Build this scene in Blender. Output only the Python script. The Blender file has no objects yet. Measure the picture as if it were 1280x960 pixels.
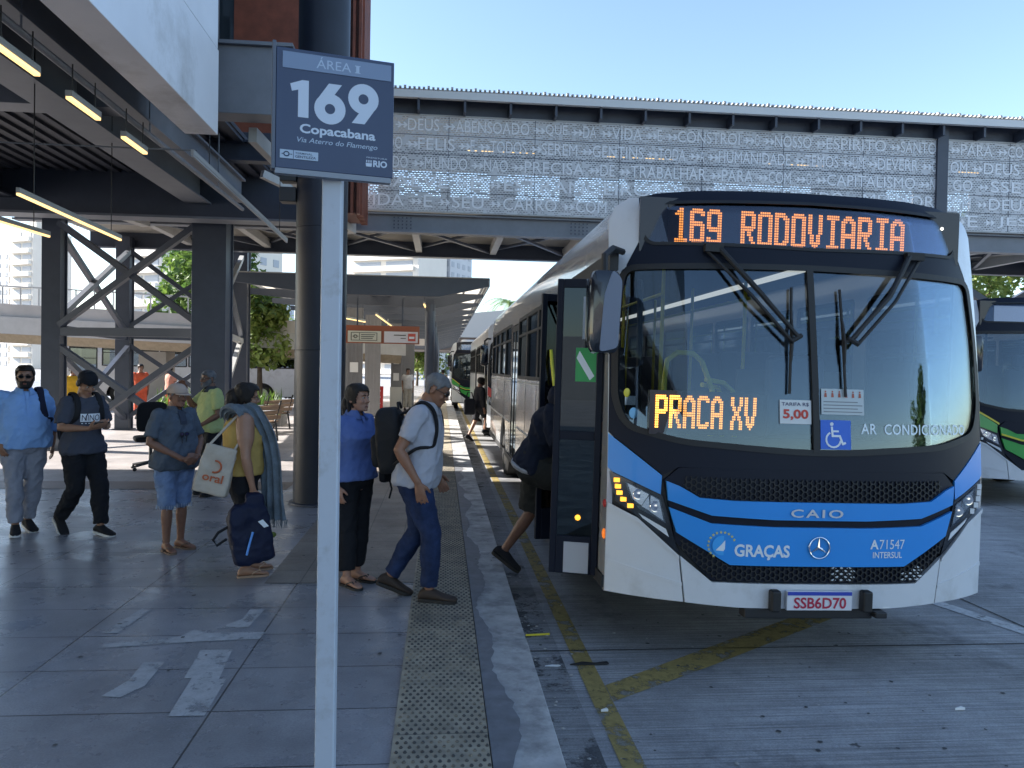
import bpy, bmesh, math, random
import numpy as np
from mathutils import Vector, Matrix, noise
from mathutils.geometry import tessellate_polygon
R=math.radians; PI=math.pi
random.seed(7); rng=np.random.default_rng(7)
scene=bpy.context.scene; COL=scene.collection
# ---------------- camera
yaw,pitch,roll=R(5.24),R(-1.04),0.018
fw=Vector((math.sin(yaw)*math.cos(pitch),math.cos(yaw)*math.cos(pitch),math.sin(pitch)))
rt=Vector((math.cos(yaw),-math.sin(yaw),0)); up=rt.cross(fw)
cr=rt*math.cos(roll)+up*math.sin(roll); cu=up*math.cos(roll)-rt*math.sin(roll)
cam=bpy.data.cameras.new('camera'); cam.lens=27.0; cam.sensor_width=36; cam.clip_end=3000; cam.clip_start=.05
co=bpy.data.objects.new('camera',cam); COL.objects.link(co)
co.matrix_world=Matrix(((cr.x,cu.x,-fw.x,0),(cr.y,cu.y,-fw.y,0),(cr.z,cu.z,-fw.z,1.70),(0,0,0,1)))
scene.camera=co
# ---------------- light
SUN_EL=R(27); SUN_DIR=Vector((-.97,.22,0)).normalized()
w=bpy.data.worlds.new('World'); scene.world=w; w.use_nodes=True
nt=w.node_tree; bg=nt.nodes['Background']
sky=nt.nodes.new('ShaderNodeTexSky'); sky.sky_type='NISHITA'; sky.sun_disc=False
sky.sun_elevation=SUN_EL; sky.sun_rotation=math.atan2(SUN_DIR.x,SUN_DIR.y)%(2*PI)
sky.air_density=1.0; sky.dust_density=.7; sky.ozone_density=1.7
nt.links.new(sky.outputs[0],bg.inputs[0]); bg.inputs[1].default_value=.094
sd=bpy.data.lights.new('sun','SUN'); sd.energy=5.0; sd.angle=R(.53); sd.color=(1,.955,.90)
so=bpy.data.objects.new('sun',sd); COL.objects.link(so)
sv=Vector((SUN_DIR.x*math.cos(SUN_EL),SUN_DIR.y*math.cos(SUN_EL),math.sin(SUN_EL)))
so.rotation_euler=sv.to_track_quat('Z','Y').to_euler(); so.location=(-60,-20,60)
vs=scene.view_settings; vs.view_transform='Standard'; vs.look='None'; vs.gamma=1; vs.use_curve_mapping=False; vs.exposure=1.95
scene.cycles.use_denoising=True
scene.cycles.max_bounces=8; scene.cycles.transparent_max_bounces=24; scene.cycles.glossy_bounces=4; scene.cycles.diffuse_bounces=4
scene.cycles.sample_clamp_indirect=6.0; scene.cycles.caustics_reflective=False; scene.cycles.caustics_refractive=False
# ---------------- materials
def N(nt,t,**k):
    n=nt.nodes.new(t)
    for a,b in k.items(): setattr(n,a,b)
    return n
def mat(name,c,rough=.5,metal=0.,var=.0,vs=6.,bump=0.,bs=60.,spec=.5,emit=None,es=0.,coat=0.,sss=0.,dirt=None,ds=1.5,dth=(.52,.72),rvar=0.,stretch=(1,1,1)):
    m=bpy.data.materials.new(name); m.use_nodes=True; nt=m.node_tree; b=nt.nodes['Principled BSDF']
    b.inputs['Base Color'].default_value=(*c,1); b.inputs['Roughness'].default_value=rough; b.inputs['Metallic'].default_value=metal
    b.inputs['Specular IOR Level'].default_value=spec; b.inputs['Coat Weight'].default_value=coat
    if sss: b.inputs['Subsurface Weight'].default_value=sss; b.inputs['Subsurface Radius'].default_value=(.012,.005,.003)
    if emit: b.inputs['Emission Color'].default_value=(*emit,1); b.inputs['Emission Strength'].default_value=es
    tc=N(nt,'ShaderNodeTexCoord'); mp=N(nt,'ShaderNodeMapping'); mp.inputs['Scale'].default_value=stretch
    nt.links.new(tc.outputs['Object'],mp.inputs[0])
    col=None
    if var:
        n=N(nt,'ShaderNodeTexNoise'); n.inputs['Scale'].default_value=vs; n.inputs['Detail'].default_value=6; n.inputs['Roughness'].default_value=.65
        nt.links.new(mp.outputs[0],n.inputs['Vector'])
        r=N(nt,'ShaderNodeMapRange'); r.inputs[1].default_value=.3; r.inputs[2].default_value=.7; r.inputs[3].default_value=1-var; r.inputs[4].default_value=1+var
        nt.links.new(n.outputs[0],r.inputs[0])
        mx=N(nt,'ShaderNodeVectorMath',operation='SCALE'); mx.inputs[0].default_value=c
        nt.links.new(r.outputs[0],mx.inputs['Scale']); col=mx.outputs[0]
        if rvar:
            r2=N(nt,'ShaderNodeMapRange'); r2.inputs[1].default_value=.3; r2.inputs[2].default_value=.7; r2.inputs[3].default_value=max(0,rough-rvar); r2.inputs[4].default_value=rough+rvar
            nt.links.new(n.outputs[0],r2.inputs[0]); nt.links.new(r2.outputs[0],b.inputs['Roughness'])
    if dirt:
        n=N(nt,'ShaderNodeTexNoise'); n.inputs['Scale'].default_value=ds; n.inputs['Detail'].default_value=9; n.inputs['Roughness'].default_value=.7
        nt.links.new(mp.outputs[0],n.inputs['Vector'])
        r=N(nt,'ShaderNodeMapRange'); r.inputs[1].default_value=dth[0]; r.inputs[2].default_value=dth[1]
        nt.links.new(n.outputs[0],r.inputs[0])
        mx=N(nt,'ShaderNodeMix',data_type='RGBA'); nt.links.new(r.outputs[0],mx.inputs[0])
        if col: nt.links.new(col,mx.inputs[6])
        else: mx.inputs[6].default_value=(*c,1)
        mx.inputs[7].default_value=(*dirt,1); col=mx.outputs[2]
    if col: nt.links.new(col,b.inputs['Base Color'])
    if bump:
        n=N(nt,'ShaderNodeTexNoise'); n.inputs['Scale'].default_value=bs; n.inputs['Detail'].default_value=4
        nt.links.new(mp.outputs[0],n.inputs['Vector'])
        bp=N(nt,'ShaderNodeBump'); bp.inputs['Strength'].default_value=bump; bp.inputs['Distance'].default_value=.01
        nt.links.new(n.outputs[0],bp.inputs['Height']); nt.links.new(bp.outputs[0],b.inputs['Normal'])
    return m
def glassmat(name,tint=(.5,.55,.58),refl=.09,rough=.0,fmax=.75,gc=(.74,.88,1)):
    m=bpy.data.materials.new(name); m.use_nodes=True; nt=m.node_tree
    for n in list(nt.nodes): nt.nodes.remove(n)
    o=N(nt,'ShaderNodeOutputMaterial'); t=N(nt,'ShaderNodeBsdfTransparent'); t.inputs[0].default_value=(*tint,1)
    g=N(nt,'ShaderNodeBsdfGlossy'); g.inputs['Roughness'].default_value=rough; g.inputs[0].default_value=(*gc,1)
    lw=N(nt,'ShaderNodeLayerWeight'); lw.inputs[0].default_value=.25
    r=N(nt,'ShaderNodeMapRange'); r.inputs[3].default_value=refl; r.inputs[4].default_value=fmax
    nt.links.new(lw.outputs['Fresnel'],r.inputs[0]); mx=N(nt,'ShaderNodeMixShader')
    nt.links.new(r.outputs[0],mx.inputs[0]); nt.links.new(t.outputs[0],mx.inputs[1]); nt.links.new(g.outputs[0],mx.inputs[2])
    nt.links.new(mx.outputs[0],o.inputs[0]); return m
def worn(name,c,cover=.5,scale=8.,rough=.7,fine=60.):
    """paint or film worn through to whatever lies below it"""
    m=mat(name,c,rough,var=.25,vs=20); nt=m.node_tree; b=nt.nodes['Principled BSDF']
    tc=N(nt,'ShaderNodeTexCoord'); a=N(nt,'ShaderNodeTexNoise'); a.inputs['Scale'].default_value=scale; a.inputs['Detail'].default_value=10; a.inputs['Roughness'].default_value=.75
    nt.links.new(tc.outputs['Object'],a.inputs['Vector'])
    r=N(nt,'ShaderNodeMapRange'); r.inputs[1].default_value=.36+.28*cover; r.inputs[2].default_value=.44+.30*cover; r.inputs[3].default_value=1; r.inputs[4].default_value=.15
    nt.links.new(a.outputs[0],r.inputs[0]); nt.links.new(r.outputs[0],b.inputs['Alpha']); return m
# ---------------- mesh builder
class MB:
    def __init__(s): s.v=[]; s.f=[]; s.m=[]; s.mi=0
    def add(s,vs,fs):
        o=len(s.v); s.v+= [tuple(p) for p in vs]; s.f+=[tuple(i+o for i in f) for f in fs]; s.m+=[s.mi]*len(fs); return s
    def box(s,x0,y0,z0,x1,y1,z1):
        if x0>x1:x0,x1=x1,x0
        if y0>y1:y0,y1=y1,y0
        if z0>z1:z0,z1=z1,z0
        return s.add([(x0,y0,z0),(x1,y0,z0),(x1,y1,z0),(x0,y1,z0),(x0,y0,z1),(x1,y0,z1),(x1,y1,z1),(x0,y1,z1)],
          [(0,3,2,1),(4,5,6,7),(0,1,5,4),(1,2,6,5),(2,3,7,6),(3,0,4,7)])
    def cbox(s,c,d,M=None):
        o=len(s.v); s.box(-d[0]/2,-d[1]/2,-d[2]/2,d[0]/2,d[1]/2,d[2]/2); c=Vector(c)
        for i in range(o,o+8):
            p=Vector(s.v[i]); s.v[i]=tuple((M@p if M else p)+c)
        return s
    def beam(s,p,q,w,h,upv=(0,0,1)):
        p,q=Vector(p),Vector(q); d=(q-p); L=d.length; d.normalize(); u=Vector(upv)
        if abs(d.dot(u))>.98: u=Vector((0,1,0))
        r=d.cross(u).normalized(); u=r.cross(d)
        vs=[]
        for a in (p,q):
            for i,j in ((-1,-1),(1,-1),(1,1),(-1,1)): vs.append(a+r*(i*w/2)+u*(j*h/2))
        return s.add(vs,[(0,1,2,3),(7,6,5,4),(0,4,5,1),(1,5,6,2),(2,6,7,3),(3,7,4,0)])
    def ibeam(s,p,q,w,h,t=.03,upv=(0,0,1)):
        p,q=Vector(p),Vector(q); d=(q-p).normalized(); u=Vector(upv)
        if abs(d.dot(u))>.98: u=Vector((0,1,0))
        r=d.cross(u).normalized(); u=r.cross(d); o=u*(h/2-t/2)
        s.beam(p+o,q+o,w,t,upv); s.beam(p-o,q-o,w,t,upv); s.beam(p,q,t,h-2*t,upv); return s
    def tube(s,pts,r,n=8,cap=True,closed=False):
        pts=[Vector(p) for p in pts]; k=len(pts); rs=r if hasattr(r,'__len__') else [r]*k
        u=None; vs=[]; fs=[]
        for i,p in enumerate(pts):
            a=pts[(i-1)%k] if (i>0 or closed) else p; b=pts[(i+1)%k] if (i<k-1 or closed) else p
            d=(b-a).normalized()
            if u is None:
                u=Vector((0,0,1)) if abs(d.z)<.9 else Vector((1,0,0))
            u=(u-d*u.dot(d)).normalized(); v=d.cross(u)
            for j in range(n):
                an=2*PI*j/n; vs.append(p+(u*math.cos(an)+v*math.sin(an))*rs[i])
        for i in range(k if closed else k-1):
            for j in range(n):
                a=i*n+j; b=i*n+(j+1)%n; c=((i+1)%k)*n+(j+1)%n; e=((i+1)%k)*n+j; fs.append((a,b,c,e))
        if cap and not closed: fs.append(tuple(range(n-1,-1,-1))); fs.append(tuple(range((k-1)*n,k*n)))
        return s.add(vs,fs)
    def loft(s,rings,cap=True):
        n=len(rings[0]); vs=[p for r in rings for p in r]; fs=[]
        for i in range(len(rings)-1):
            for j in range(n):
                a=i*n+j;b=i*n+(j+1)%n; fs.append((a,b,b+n,a+n))
        if cap: fs.append(tuple(range(n-1,-1,-1))); k=(len(rings)-1)*n; fs.append(tuple(range(k,k+n)))
        return s.add(vs,fs)
    def ell(s,c,r,M=None,n=12,k=8):
        rings=[]
        for i in range(k+1):
            t=-PI/2+PI*i/k; t=max(-PI/2+.12,min(PI/2-.12,t)); ring=[]
            for j in range(n):
                a=2*PI*j/n; p=Vector((r[0]*math.cos(t)*math.cos(a),r[1]*math.cos(t)*math.sin(a),r[2]*math.sin(t)))
                if M: p=M@p
                ring.append(p+Vector(c))
            rings.append(ring)
        return s.loft(rings)
    def prism(s,poly,f0,f1):
        """polygon (u,v) swept between two placements f0(u,v), f1(u,v)"""
        n=len(poly); tri=tessellate_polygon([[Vector((a,b,0)) for a,b in poly]])
        vs=[f0(*p) for p in poly]+[f1(*p) for p in poly]
        fs=[tuple(t) for t in tri]+[tuple(i+n for i in t[::-1]) for t in tri]+[(i,i+n,(i+1)%n+n,(i+1)%n) for i in range(n)]
        return s.add(vs,fs)
    def grid(s,fn,us,vs_,flip=False):
        a=len(us);b=len(vs_); P=[fn(u,v) for v in vs_ for u in us]; fs=[]
        for j in range(b-1):
            for i in range(a-1):
                q=(j*a+i,j*a+i+1,(j+1)*a+i+1,(j+1)*a+i); fs.append(q[::-1] if flip else q)
        return s.add(P,fs)
    def mesh(s,name,mats,smooth=35):
        me=bpy.data.meshes.new(name); me.from_pydata(s.v,[],s.f)
        for m in (mats if isinstance(mats,(list,tuple)) else [mats]): me.materials.append(m)
        if any(s.m): me.polygons.foreach_set('material_index',s.m)
        bm=bmesh.new(); bm.from_mesh(me); bmesh.ops.recalc_face_normals(bm,faces=bm.faces); bm.to_mesh(me); bm.free()
        if smooth:
            me.shade_smooth(); me.set_sharp_from_angle(angle=R(smooth))
        me.update(); return me
    def build(s,name,mats,parent=None,smooth=35,bevel=0.,seg=2):
        return link(name,s.mesh(name,mats,smooth),parent,bevel,seg)
def link(name,me,parent=None,bevel=0.,seg=2):
    o=bpy.data.objects.new(name,me); COL.objects.link(o)
    if parent: o.parent=parent
    if bevel:
        b=o.modifiers.new('bevel','BEVEL'); b.width=bevel; b.segments=seg; b.limit_method='ANGLE'; b.angle_limit=R(40); b.harden_normals=True
    return o
def tag(o,label=None,cat=None,group=None,kind=None):
    for k,v in (('label',label),('category',cat),('group',group),('kind',kind)):
        if v: o[k]=v
    return o
def thing(name,label,cat,loc=(0,0,0),rz=0.,group=None,scale=1.):
    o=bpy.data.objects.new(name,None); o.empty_display_size=.2; COL.objects.link(o); o.location=loc; o.rotation_euler=(0,0,rz); o.scale=(scale,)*3
    return tag(o,label,cat,group)
def struct(name,mb,m,smooth=35):
    o=mb.build(name,m,None,smooth); o['kind']='structure'; return o
KIDS={}
def dup(root,loc,rz=None,label=None,scale=None):
    r=root.copy(); COL.objects.link(r); r.location=loc
    if rz is not None: r.rotation_euler=(0,0,rz)
    if scale: r.scale=scale if hasattr(scale,'__len__') else (scale,)*3
    if label: r['label']=label
    kids={}
    for o in COL.objects:
        if o.parent: kids.setdefault(o.parent.name,[]).append(o)
    for c in kids.get(root.name,[]):
        d=c.copy(); COL.objects.link(d); d.parent=r
        for g in kids.get(c.name,[]):
            e=g.copy(); COL.objects.link(e); e.parent=d
    return r
_dg=[None]
def text_geo(s,size=1.,off=0.,shear=0.,sp=1.,res=3):
    cu=bpy.data.curves.new('t','FONT'); cu.body=s; cu.size=size; cu.offset=off; cu.shear=shear; cu.space_character=sp; cu.resolution_u=res; cu.fill_mode='FRONT'
    o=bpy.data.objects.new('t',cu); COL.objects.link(o); dg=bpy.context.evaluated_depsgraph_get(); me=o.evaluated_get(dg).to_mesh()
    v=np.array([p.co[:2] for p in me.vertices]).reshape(-1,2); f=[tuple(p.vertices) for p in me.polygons]
    o.evaluated_get(dg).to_mesh_clear(); bpy.data.objects.remove(o); bpy.data.curves.remove(cu); return v,f
def text_fit(mb,s,u0,v0,u1,v1,mp,off=0.,shear=0.,sp=1.):
    """writes s into the box u0..u1, v0..v1 (v1 None keeps the letters' own ratio) through mp(u,v)->3D"""
    v,f=text_geo(s,1.,off,shear,sp)
    if len(v)==0: return
    lo=v.min(0);hi=v.max(0); sx=(u1-u0)/(hi[0]-lo[0]); sy=(v1-v0)/(hi[1]-lo[1]) if v1 is not None else sx
    mb.add([mp(u0+(a-lo[0])*sx,v0+(b-lo[1])*sy) for a,b in v],f)
def fillet(poly,r,n=5):
    out=[]; k=len(poly); rs=r if hasattr(r,'__len__') else [r]*k
    for i in range(k):
        p=Vector(poly[i]);a=Vector(poly[i-1])-p;b=Vector(poly[(i+1)%k])-p
        if rs[i]<=0: out.append(tuple(p)); continue
        la,lb=a.length,b.length; a.normalize();b.normalize(); d=min(rs[i],la*.45,lb*.45)
        A=p+a*d;B=p+b*d
        for j in range(n+1):
            t=j/n; out.append(tuple(A*(1-t)**2+p*2*t*(1-t)+B*t*t))
    return out
def mir(L): return L+[(-x,z) for x,z in L[::-1]]
# ================= materials of the setting
STEEL=mat('dark_painted_steel',(.05,.06,.085),.45,var=.12,vs=3,bump=.05,bs=20)
STEEL2=mat('mid_grey_steel',(.17,.185,.215),.45,var=.1,vs=3)
LSTEEL=mat('light_grey_steel',(.42,.42,.41),.5,var=.08,vs=3)
BLACK=mat('matt_black',(.012,.013,.016),.5)
ALU=mat('aluminium_panel',(.70,.72,.76),.42,metal=.25,var=.05,vs=1.2,dirt=(.42,.42,.42),ds=.7)
BROWN=mat('rust_brown_cladding',(.19,.055,.03),.5,var=.25,vs=4)
CONC=mat('concrete',(.34,.33,.31),.8,var=.2,vs=3,bump=.15,bs=30,dirt=(.2,.19,.18),ds=.8)
DECK=mat('metal_decking',(.42,.40,.36),.6,var=.1,vs=2)
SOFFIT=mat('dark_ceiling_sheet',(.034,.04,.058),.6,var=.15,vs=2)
LAMPON=mat('warm_lamp_tube',(1,.8,.5),.4,emit=(1,.62,.22),es=.5)
LAMPHOUSE=mat('lamp_housing',(.3,.3,.3),.4)
WHITE=mat('white_paint',(.75,.76,.77),.35,var=.04)
RED=mat('red_print',(.55,.03,.03),.5)
GLASSD=mat('dark_window_glass',(.03,.04,.05),.08,spec=.8)
def tilemat(name,c1,c2,mortar,bw,bh,rough,ms=.006,rv=.12,stain=(.02,.02,.025),smear=.5):
    m=mat(name,c1,rough); nt=m.node_tree; b=nt.nodes['Principled BSDF']; tc=N(nt,'ShaderNodeTexCoord')
    br=N(nt,'ShaderNodeTexBrick',offset=0.0); br.inputs['Scale'].default_value=1; br.inputs['Brick Width'].default_value=bw; br.inputs['Row Height'].default_value=bh
    br.inputs['Mortar Size'].default_value=ms; br.inputs['Mortar Smooth'].default_value=.3; br.inputs['Color1'].default_value=(*c1,1); br.inputs['Color2'].default_value=(*c2,1); br.inputs['Mortar'].default_value=(*mortar,1)
    nt.links.new(tc.outputs['Object'],br.inputs['Vector'])
    def noise_(sc,lo,hi,a,b_,det=8):
        n=N(nt,'ShaderNodeTexNoise'); n.inputs['Scale'].default_value=sc; n.inputs['Detail'].default_value=det; n.inputs['Roughness'].default_value=.68; nt.links.new(tc.outputs['Object'],n.inputs['Vector'])
        r=N(nt,'ShaderNodeMapRange'); r.inputs[1].default_value=lo; r.inputs[2].default_value=hi; r.inputs[3].default_value=a; r.inputs[4].default_value=b_; nt.links.new(n.outputs[0],r.inputs[0]); return r
    g=noise_(1.3,.3,.7,.72,1.22); g2=noise_(90,.35,.65,.82,1.15,3); g3=noise_(9,.3,.7,.9,1.1)
    x=br.outputs['Color']
    for q in (g,g2,g3):
        s=N(nt,'ShaderNodeVectorMath',operation='SCALE'); nt.links.new(x,s.inputs[0]); nt.links.new(q.outputs[0],s.inputs['Scale']); x=s.outputs[0]
    sp=noise_(5.5,.66,.73,0,.75); mx=N(nt,'ShaderNodeMix',data_type='RGBA'); nt.links.new(sp.outputs[0],mx.inputs[0]); nt.links.new(x,mx.inputs[6]); mx.inputs[7].default_value=(*stain,1)
    nt.links.new(mx.outputs[2],b.inputs['Base Color'])
    rr=noise_(2.2,.3,.7,rough-rv,rough+rv); nt.links.new(rr.outputs[0],b.inputs['Roughness'])
    bp=N(nt,'ShaderNodeBump'); bp.inputs['Strength'].default_value=.25; bp.inputs['Distance'].default_value=.004; nt.links.new(br.outputs['Fac'],bp.inputs['Height']); bp.invert=True
    nt.links.new(bp.outputs[0],b.inputs['Normal']); return m
GRANITE=tilemat('dark_granite_tile',(.275,.272,.285),(.31,.305,.318),(.07,.07,.074),1.1,.55,.30)
PAVER=tilemat('tan_paver',(.25,.215,.18),(.22,.185,.155),(.11,.10,.09),.36,.36,.5,stain=(.09,.08,.07))
SLAB=tilemat('pale_concrete_paving',(.36,.33,.31),(.33,.30,.285),(.24,.22,.21),1.5,1.5,.5,stain=(.22,.2,.19))
BAND=mat('brown_stone_band',(.16,.12,.095),.5,var=.15,vs=4)
# road: brushed concrete, joints, oil
def roadmat():
    m=mat('brushed_concrete_road',(.2,.2,.2),.72); nt=m.node_tree; b=nt.nodes['Principled BSDF']; tc=N(nt,'ShaderNodeTexCoord')
    def noise_(sc,lo,hi,a,b_,st=(1,1,1),det=8):
        mp=N(nt,'ShaderNodeMapping'); mp.inputs['Scale'].default_value=st; nt.links.new(tc.outputs['Object'],mp.inputs[0])
        n=N(nt,'ShaderNodeTexNoise'); n.inputs['Scale'].default_value=sc; n.inputs['Detail'].default_value=det; n.inputs['Roughness'].default_value=.7; nt.links.new(mp.outputs[0],n.inputs['Vector'])
        r=N(nt,'ShaderNodeMapRange'); r.inputs[1].default_value=lo; r.inputs[2].default_value=hi; r.inputs[3].default_value=a; r.inputs[4].default_value=b_; nt.links.new(n.outputs[0],r.inputs[0]); return r
    v=N(nt,'ShaderNodeRGB'); v.outputs[0].default_value=(.30,.30,.305,1); x=v.outputs[0]
    brush=noise_(7,.3,.7,.50,1.45,(.10,8,1)); big=noise_(.55,.3,.7,.62,1.35); mid=noise_(4,.3,.7,.85,1.15); grain=noise_(110,.3,.7,.8,1.2,det=2)
    for q in (brush,big,mid,grain):
        s=N(nt,'ShaderNodeVectorMath',operation='SCALE'); nt.links.new(x,s.inputs[0]); nt.links.new(q.outputs[0],s.inputs['Scale']); x=s.outputs[0]
    oil=noise_(.9,.56,.68,0,.7); sp=noise_(6.5,.68,.72,0,.85,det=3)
    for q,c in ((oil,(.055,.055,.06)),(sp,(.03,.03,.032))):
        mx=N(nt,'ShaderNodeMix',data_type='RGBA'); nt.links.new(q.outputs[0],mx.inputs[0]); nt.links.new(x,mx.inputs[6]); mx.inputs[7].default_value=(*c,1); x=mx.outputs[2]
    nt.links.new(x,b.inputs['Base Color'])
    bp=N(nt,'ShaderNodeBump'); bp.inputs['Strength'].default_value=.35; bp.inputs['Distance'].default_value=.006; nt.links.new(brush.outputs[0],bp.inputs['Height']); nt.links.new(bp.outputs[0],b.inputs['Normal'])
    rr=noise_(1.2,.3,.7,.5,.85); nt.links.new(rr.outputs[0],b.inputs['Roughness']); return m
ROAD=roadmat()
KERB=mat('worn_kerb_concrete',(.40,.397,.39),.75,var=.35,vs=4,bump=.3,bs=40,dirt=(.16,.16,.162),ds=2.4,dth=(.47,.66))
YEL=worn('worn_yellow_road_paint',(.30,.225,.075),.50,6)
WPAINT=worn('worn_white_floor_paint',(.44,.44,.445),.56,5,rough=.5)
WHROAD=worn('worn_white_road_paint',(.45,.45,.45),.6,6)
TACT=mat('yellowed_tactile_tile',(.33,.285,.21),.7,var=.3,vs=7,bump=.2,bs=70,dirt=(.15,.14,.12),ds=3)
SEAM=mat('dark_joint',(.03,.03,.032),.9)
# ================= ground
def sheet(name,x0,y0,x1,y1,z,m):
    mb=MB().add([(x0,y0,z),(x1,y0,z),(x1,y1,z),(x0,y1,z)],[(0,1,2,3)]); return struct(name,mb,m)
sheet('road',-900,-900,900,1500,-.15,ROAD)
mb=MB(); mb.box(-40,-14,-.149,.24,75,0); struct('platform_floor',mb,GRANITE)
sheet('paved_platform_strip',-1.35,6.1,-.195,75,.004,PAVER)
sheet('pale_paving',-40,11.45,-1.35,40,.004,SLAB)
sheet('stone_band',-40,10.75,-2.1,11.45,.005,BAND)
mb=MB()
y=-14.
while y<75:
    L=2.35 if y<20 else 4.0
    mb.box(.245,y+.0015,-.149,.56+random.uniform(-.003,.003),y+L-.0015,.007); y+=L
k=mb.build('kerb',KERB,None,35,.006); k['kind']='structure'
# tactile strip with raised studs, coloured dark in place of the tile's gaps
mb=MB(); mb.box(-.195,-14,.0045,.24,75,.010); mb.mi=1
for j in range(int((16-2.6)/.043)):
    for i in range(11):
        x=-.195+.022+i*.0385+(.019 if j%2 else 0); y=2.6+j*.043
        if x>.232: continue
        r1,r2=.0115,.008
        o=[(x+r1*.85*math.cos(a*PI/3),y+r1*1.2*math.sin(a*PI/3),.0102) for a in range(6)]+[(x+r2*.8*math.cos(a*PI/3),y+r2*1.25*math.sin(a*PI/3),.0150) for a in range(6)]
        mb.add(o,[(a,(a+1)%6,(a+1)%6+6,a+6) for a in range(6)]+[(6,7,8,9,10,11)])
for j in range(1,20): mb.box(-.194,2.6+j*.94-.003,.0102,.239,2.6+j*.94+.001,.0107)
STUD=mat('dark_stud',(.055,.05,.045),.7,var=.4,vs=9,dirt=(.24,.2,.14),ds=5,dth=(.5,.62))
struct('tactile_paving',mb,[TACT,STUD],None)
# damp mortar band along the kerb, gutter grime
mb=MB(); r_=np.random.default_rng(3); L_=[(.246,y) for y in (14.,2.6)]; yy=2.6
while yy<14: L_.append((.335+.035*math.sin(yy*2.1)+.03*math.sin(yy*5.3+1)+r_.uniform(-.012,.012),yy)); yy+=.06
mb.add([(a,b,.0095) for a,b in L_],[tuple(q) for q in tessellate_polygon([[Vector((a,b,0)) for a,b in L_]])]); struct('kerb_mortar_band',mb,mat('damp_mortar',(.15,.155,.17),.6,var=.25,vs=8,dirt=(.1,.1,.105),ds=5),None)
mb=MB().add([(.562,-14,-.1475),(.80,-14,-.1475),(.80,60,-.1475),(.562,60,-.1475)],[(0,1,2,3)]); struct('gutter_grime',mb,worn('gutter_grime',(.075,.075,.078),.12,2.6,.8),None)
mb=MB(); Z=-.146
def strip(mb,pts,z): mb.add([(a,b,z) for a,b in pts],[tuple(range(len(pts)))])
strip(mb,[(.87,-14),(.985,-14),(.985,75),(.87,75)],Z); struct('yellow_edge_line',mb,YEL)
mb=MB(); strip(mb,[(.99,4.42),(.99,4.20),(1.75,4.70),(2.9,5.50),(5.2,7.1),(5.05,7.25),(2.8,5.68),(1.7,4.92)],Z); struct('yellow_diagonal_line',mb,YEL)
mb=MB(); strip(mb,[(4.0,5.95),(4.13,5.97),(4.62,4.4),(4.45,4.38)],Z); struct('white_bay_line',mb,WHROAD)
mb=MB()
for yy in (3.0,4.98,9.6,14.2,18.8,23.4): strip(mb,[(.6,yy),(14,yy+.0),(14,yy+.014),(.6,yy+.014)],Z)
for xx in (4.35,8.1,11.9): strip(mb,[(xx,-14),(xx+.014,-14),(xx+.014,60),(xx,60)],Z+.001)
struct('concrete_joints',mb,SEAM)
# worn direction marks on the platform
mb=MB(); Z=.004
strip(mb,[(-1.285,3.80),(-1.115,3.80),(-1.13,4.24),(-1.17,4.24),(-1.215,4.68),(-1.40,4.68),(-1.36,4.26),(-1.32,4.26)],Z)
strip(mb,[(-1.70,4.05),(-1.60,4.03),(-1.53,4.17),(-1.545,4.50),(-1.66,4.50),(-1.64,4.25)],Z)
strip(mb,[(-1.99,4.74),(-1.5,4.82),(-1.10,4.86),(-1.09,4.98),(-1.47,4.98),(-1.55,5.05),(-1.6,4.92),(-2.0,4.80)],Z)
strip(mb,[(-1.42,5.05),(-1.22,5.08),(-1.2,5.45),(-1.3,5.45),(-1.3,5.25)],Z)
strip(mb,[(-2.1,5.0),(-2.0,5.0),(-1.97,5.45),(-2.04,5.5)],Z)
struct('floor_marking',mb,WPAINT)
# ================= terminal building on the left
tb=thing('terminal_building','dark steel terminal building with pale metal fascia overhanging the platform','building',(-8,4,0))
def at(mb,name,m,parent,base,bevel=0,smooth=35):
    mb.v=[(a-base[0],b-base[1],c-base[2]) for a,b,c in mb.v]; return mb.build(name,m,parent,smooth,bevel)
B=(-8,4,0)
def part(mb,name,m,bevel=0,root=None,base=None): return at(mb,name,m,root or tb,base or B,bevel)
part(MB().box(-2.76,-12,4.15,-2.42,8.5,5.045),'fascia_panel',ALU,.006)
part(MB().box(-2.74,-12,5.06,-2.43,8.5,8.2),'fascia_panel',ALU,.006)
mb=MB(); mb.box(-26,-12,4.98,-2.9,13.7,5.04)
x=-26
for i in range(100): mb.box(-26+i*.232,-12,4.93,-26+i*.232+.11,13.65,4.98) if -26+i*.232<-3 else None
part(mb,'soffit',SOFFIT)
mb=MB(); mb.box(-26,-12,5.05,-2.78,8.3,16.5); mb.box(-26,8.3,5.7,-4.4,15.2,16.5); part(mb,'upper_wall',STEEL)  # upper storeys beyond view, raised and lengthened to shade the lanes
part(MB().box(-4.39,8.6,5.75,-4.35,15.1,8.6),'window_band',GLASSD)
mb=MB()
for yy in (8.7,10.3,11.9,13.5,15.0): mb.box(-4.345,yy,5.72,-4.29,yy+.08,8.6)
part(mb,'window_mullion',STEEL2)
def gird(a,b,w_,h,m=STEEL,name='girder',t=.03): part(MB().ibeam(a,b,w_,h,t),name,m)
for xx in (-4.2,-7.4,-10.8,-14.5): gird((xx,-12,4.70),(xx,14.3,4.70),.42,.5,STEEL2 if xx==-4.2 else STEEL)
gird((-3.18,-12,4.42),(-3.18,12.4,4.42),.16,.36,STEEL2)
for yy in (-3,3.2,): gird((-26,yy,4.75),(-2.76,yy,4.75),.3,.4)
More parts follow.
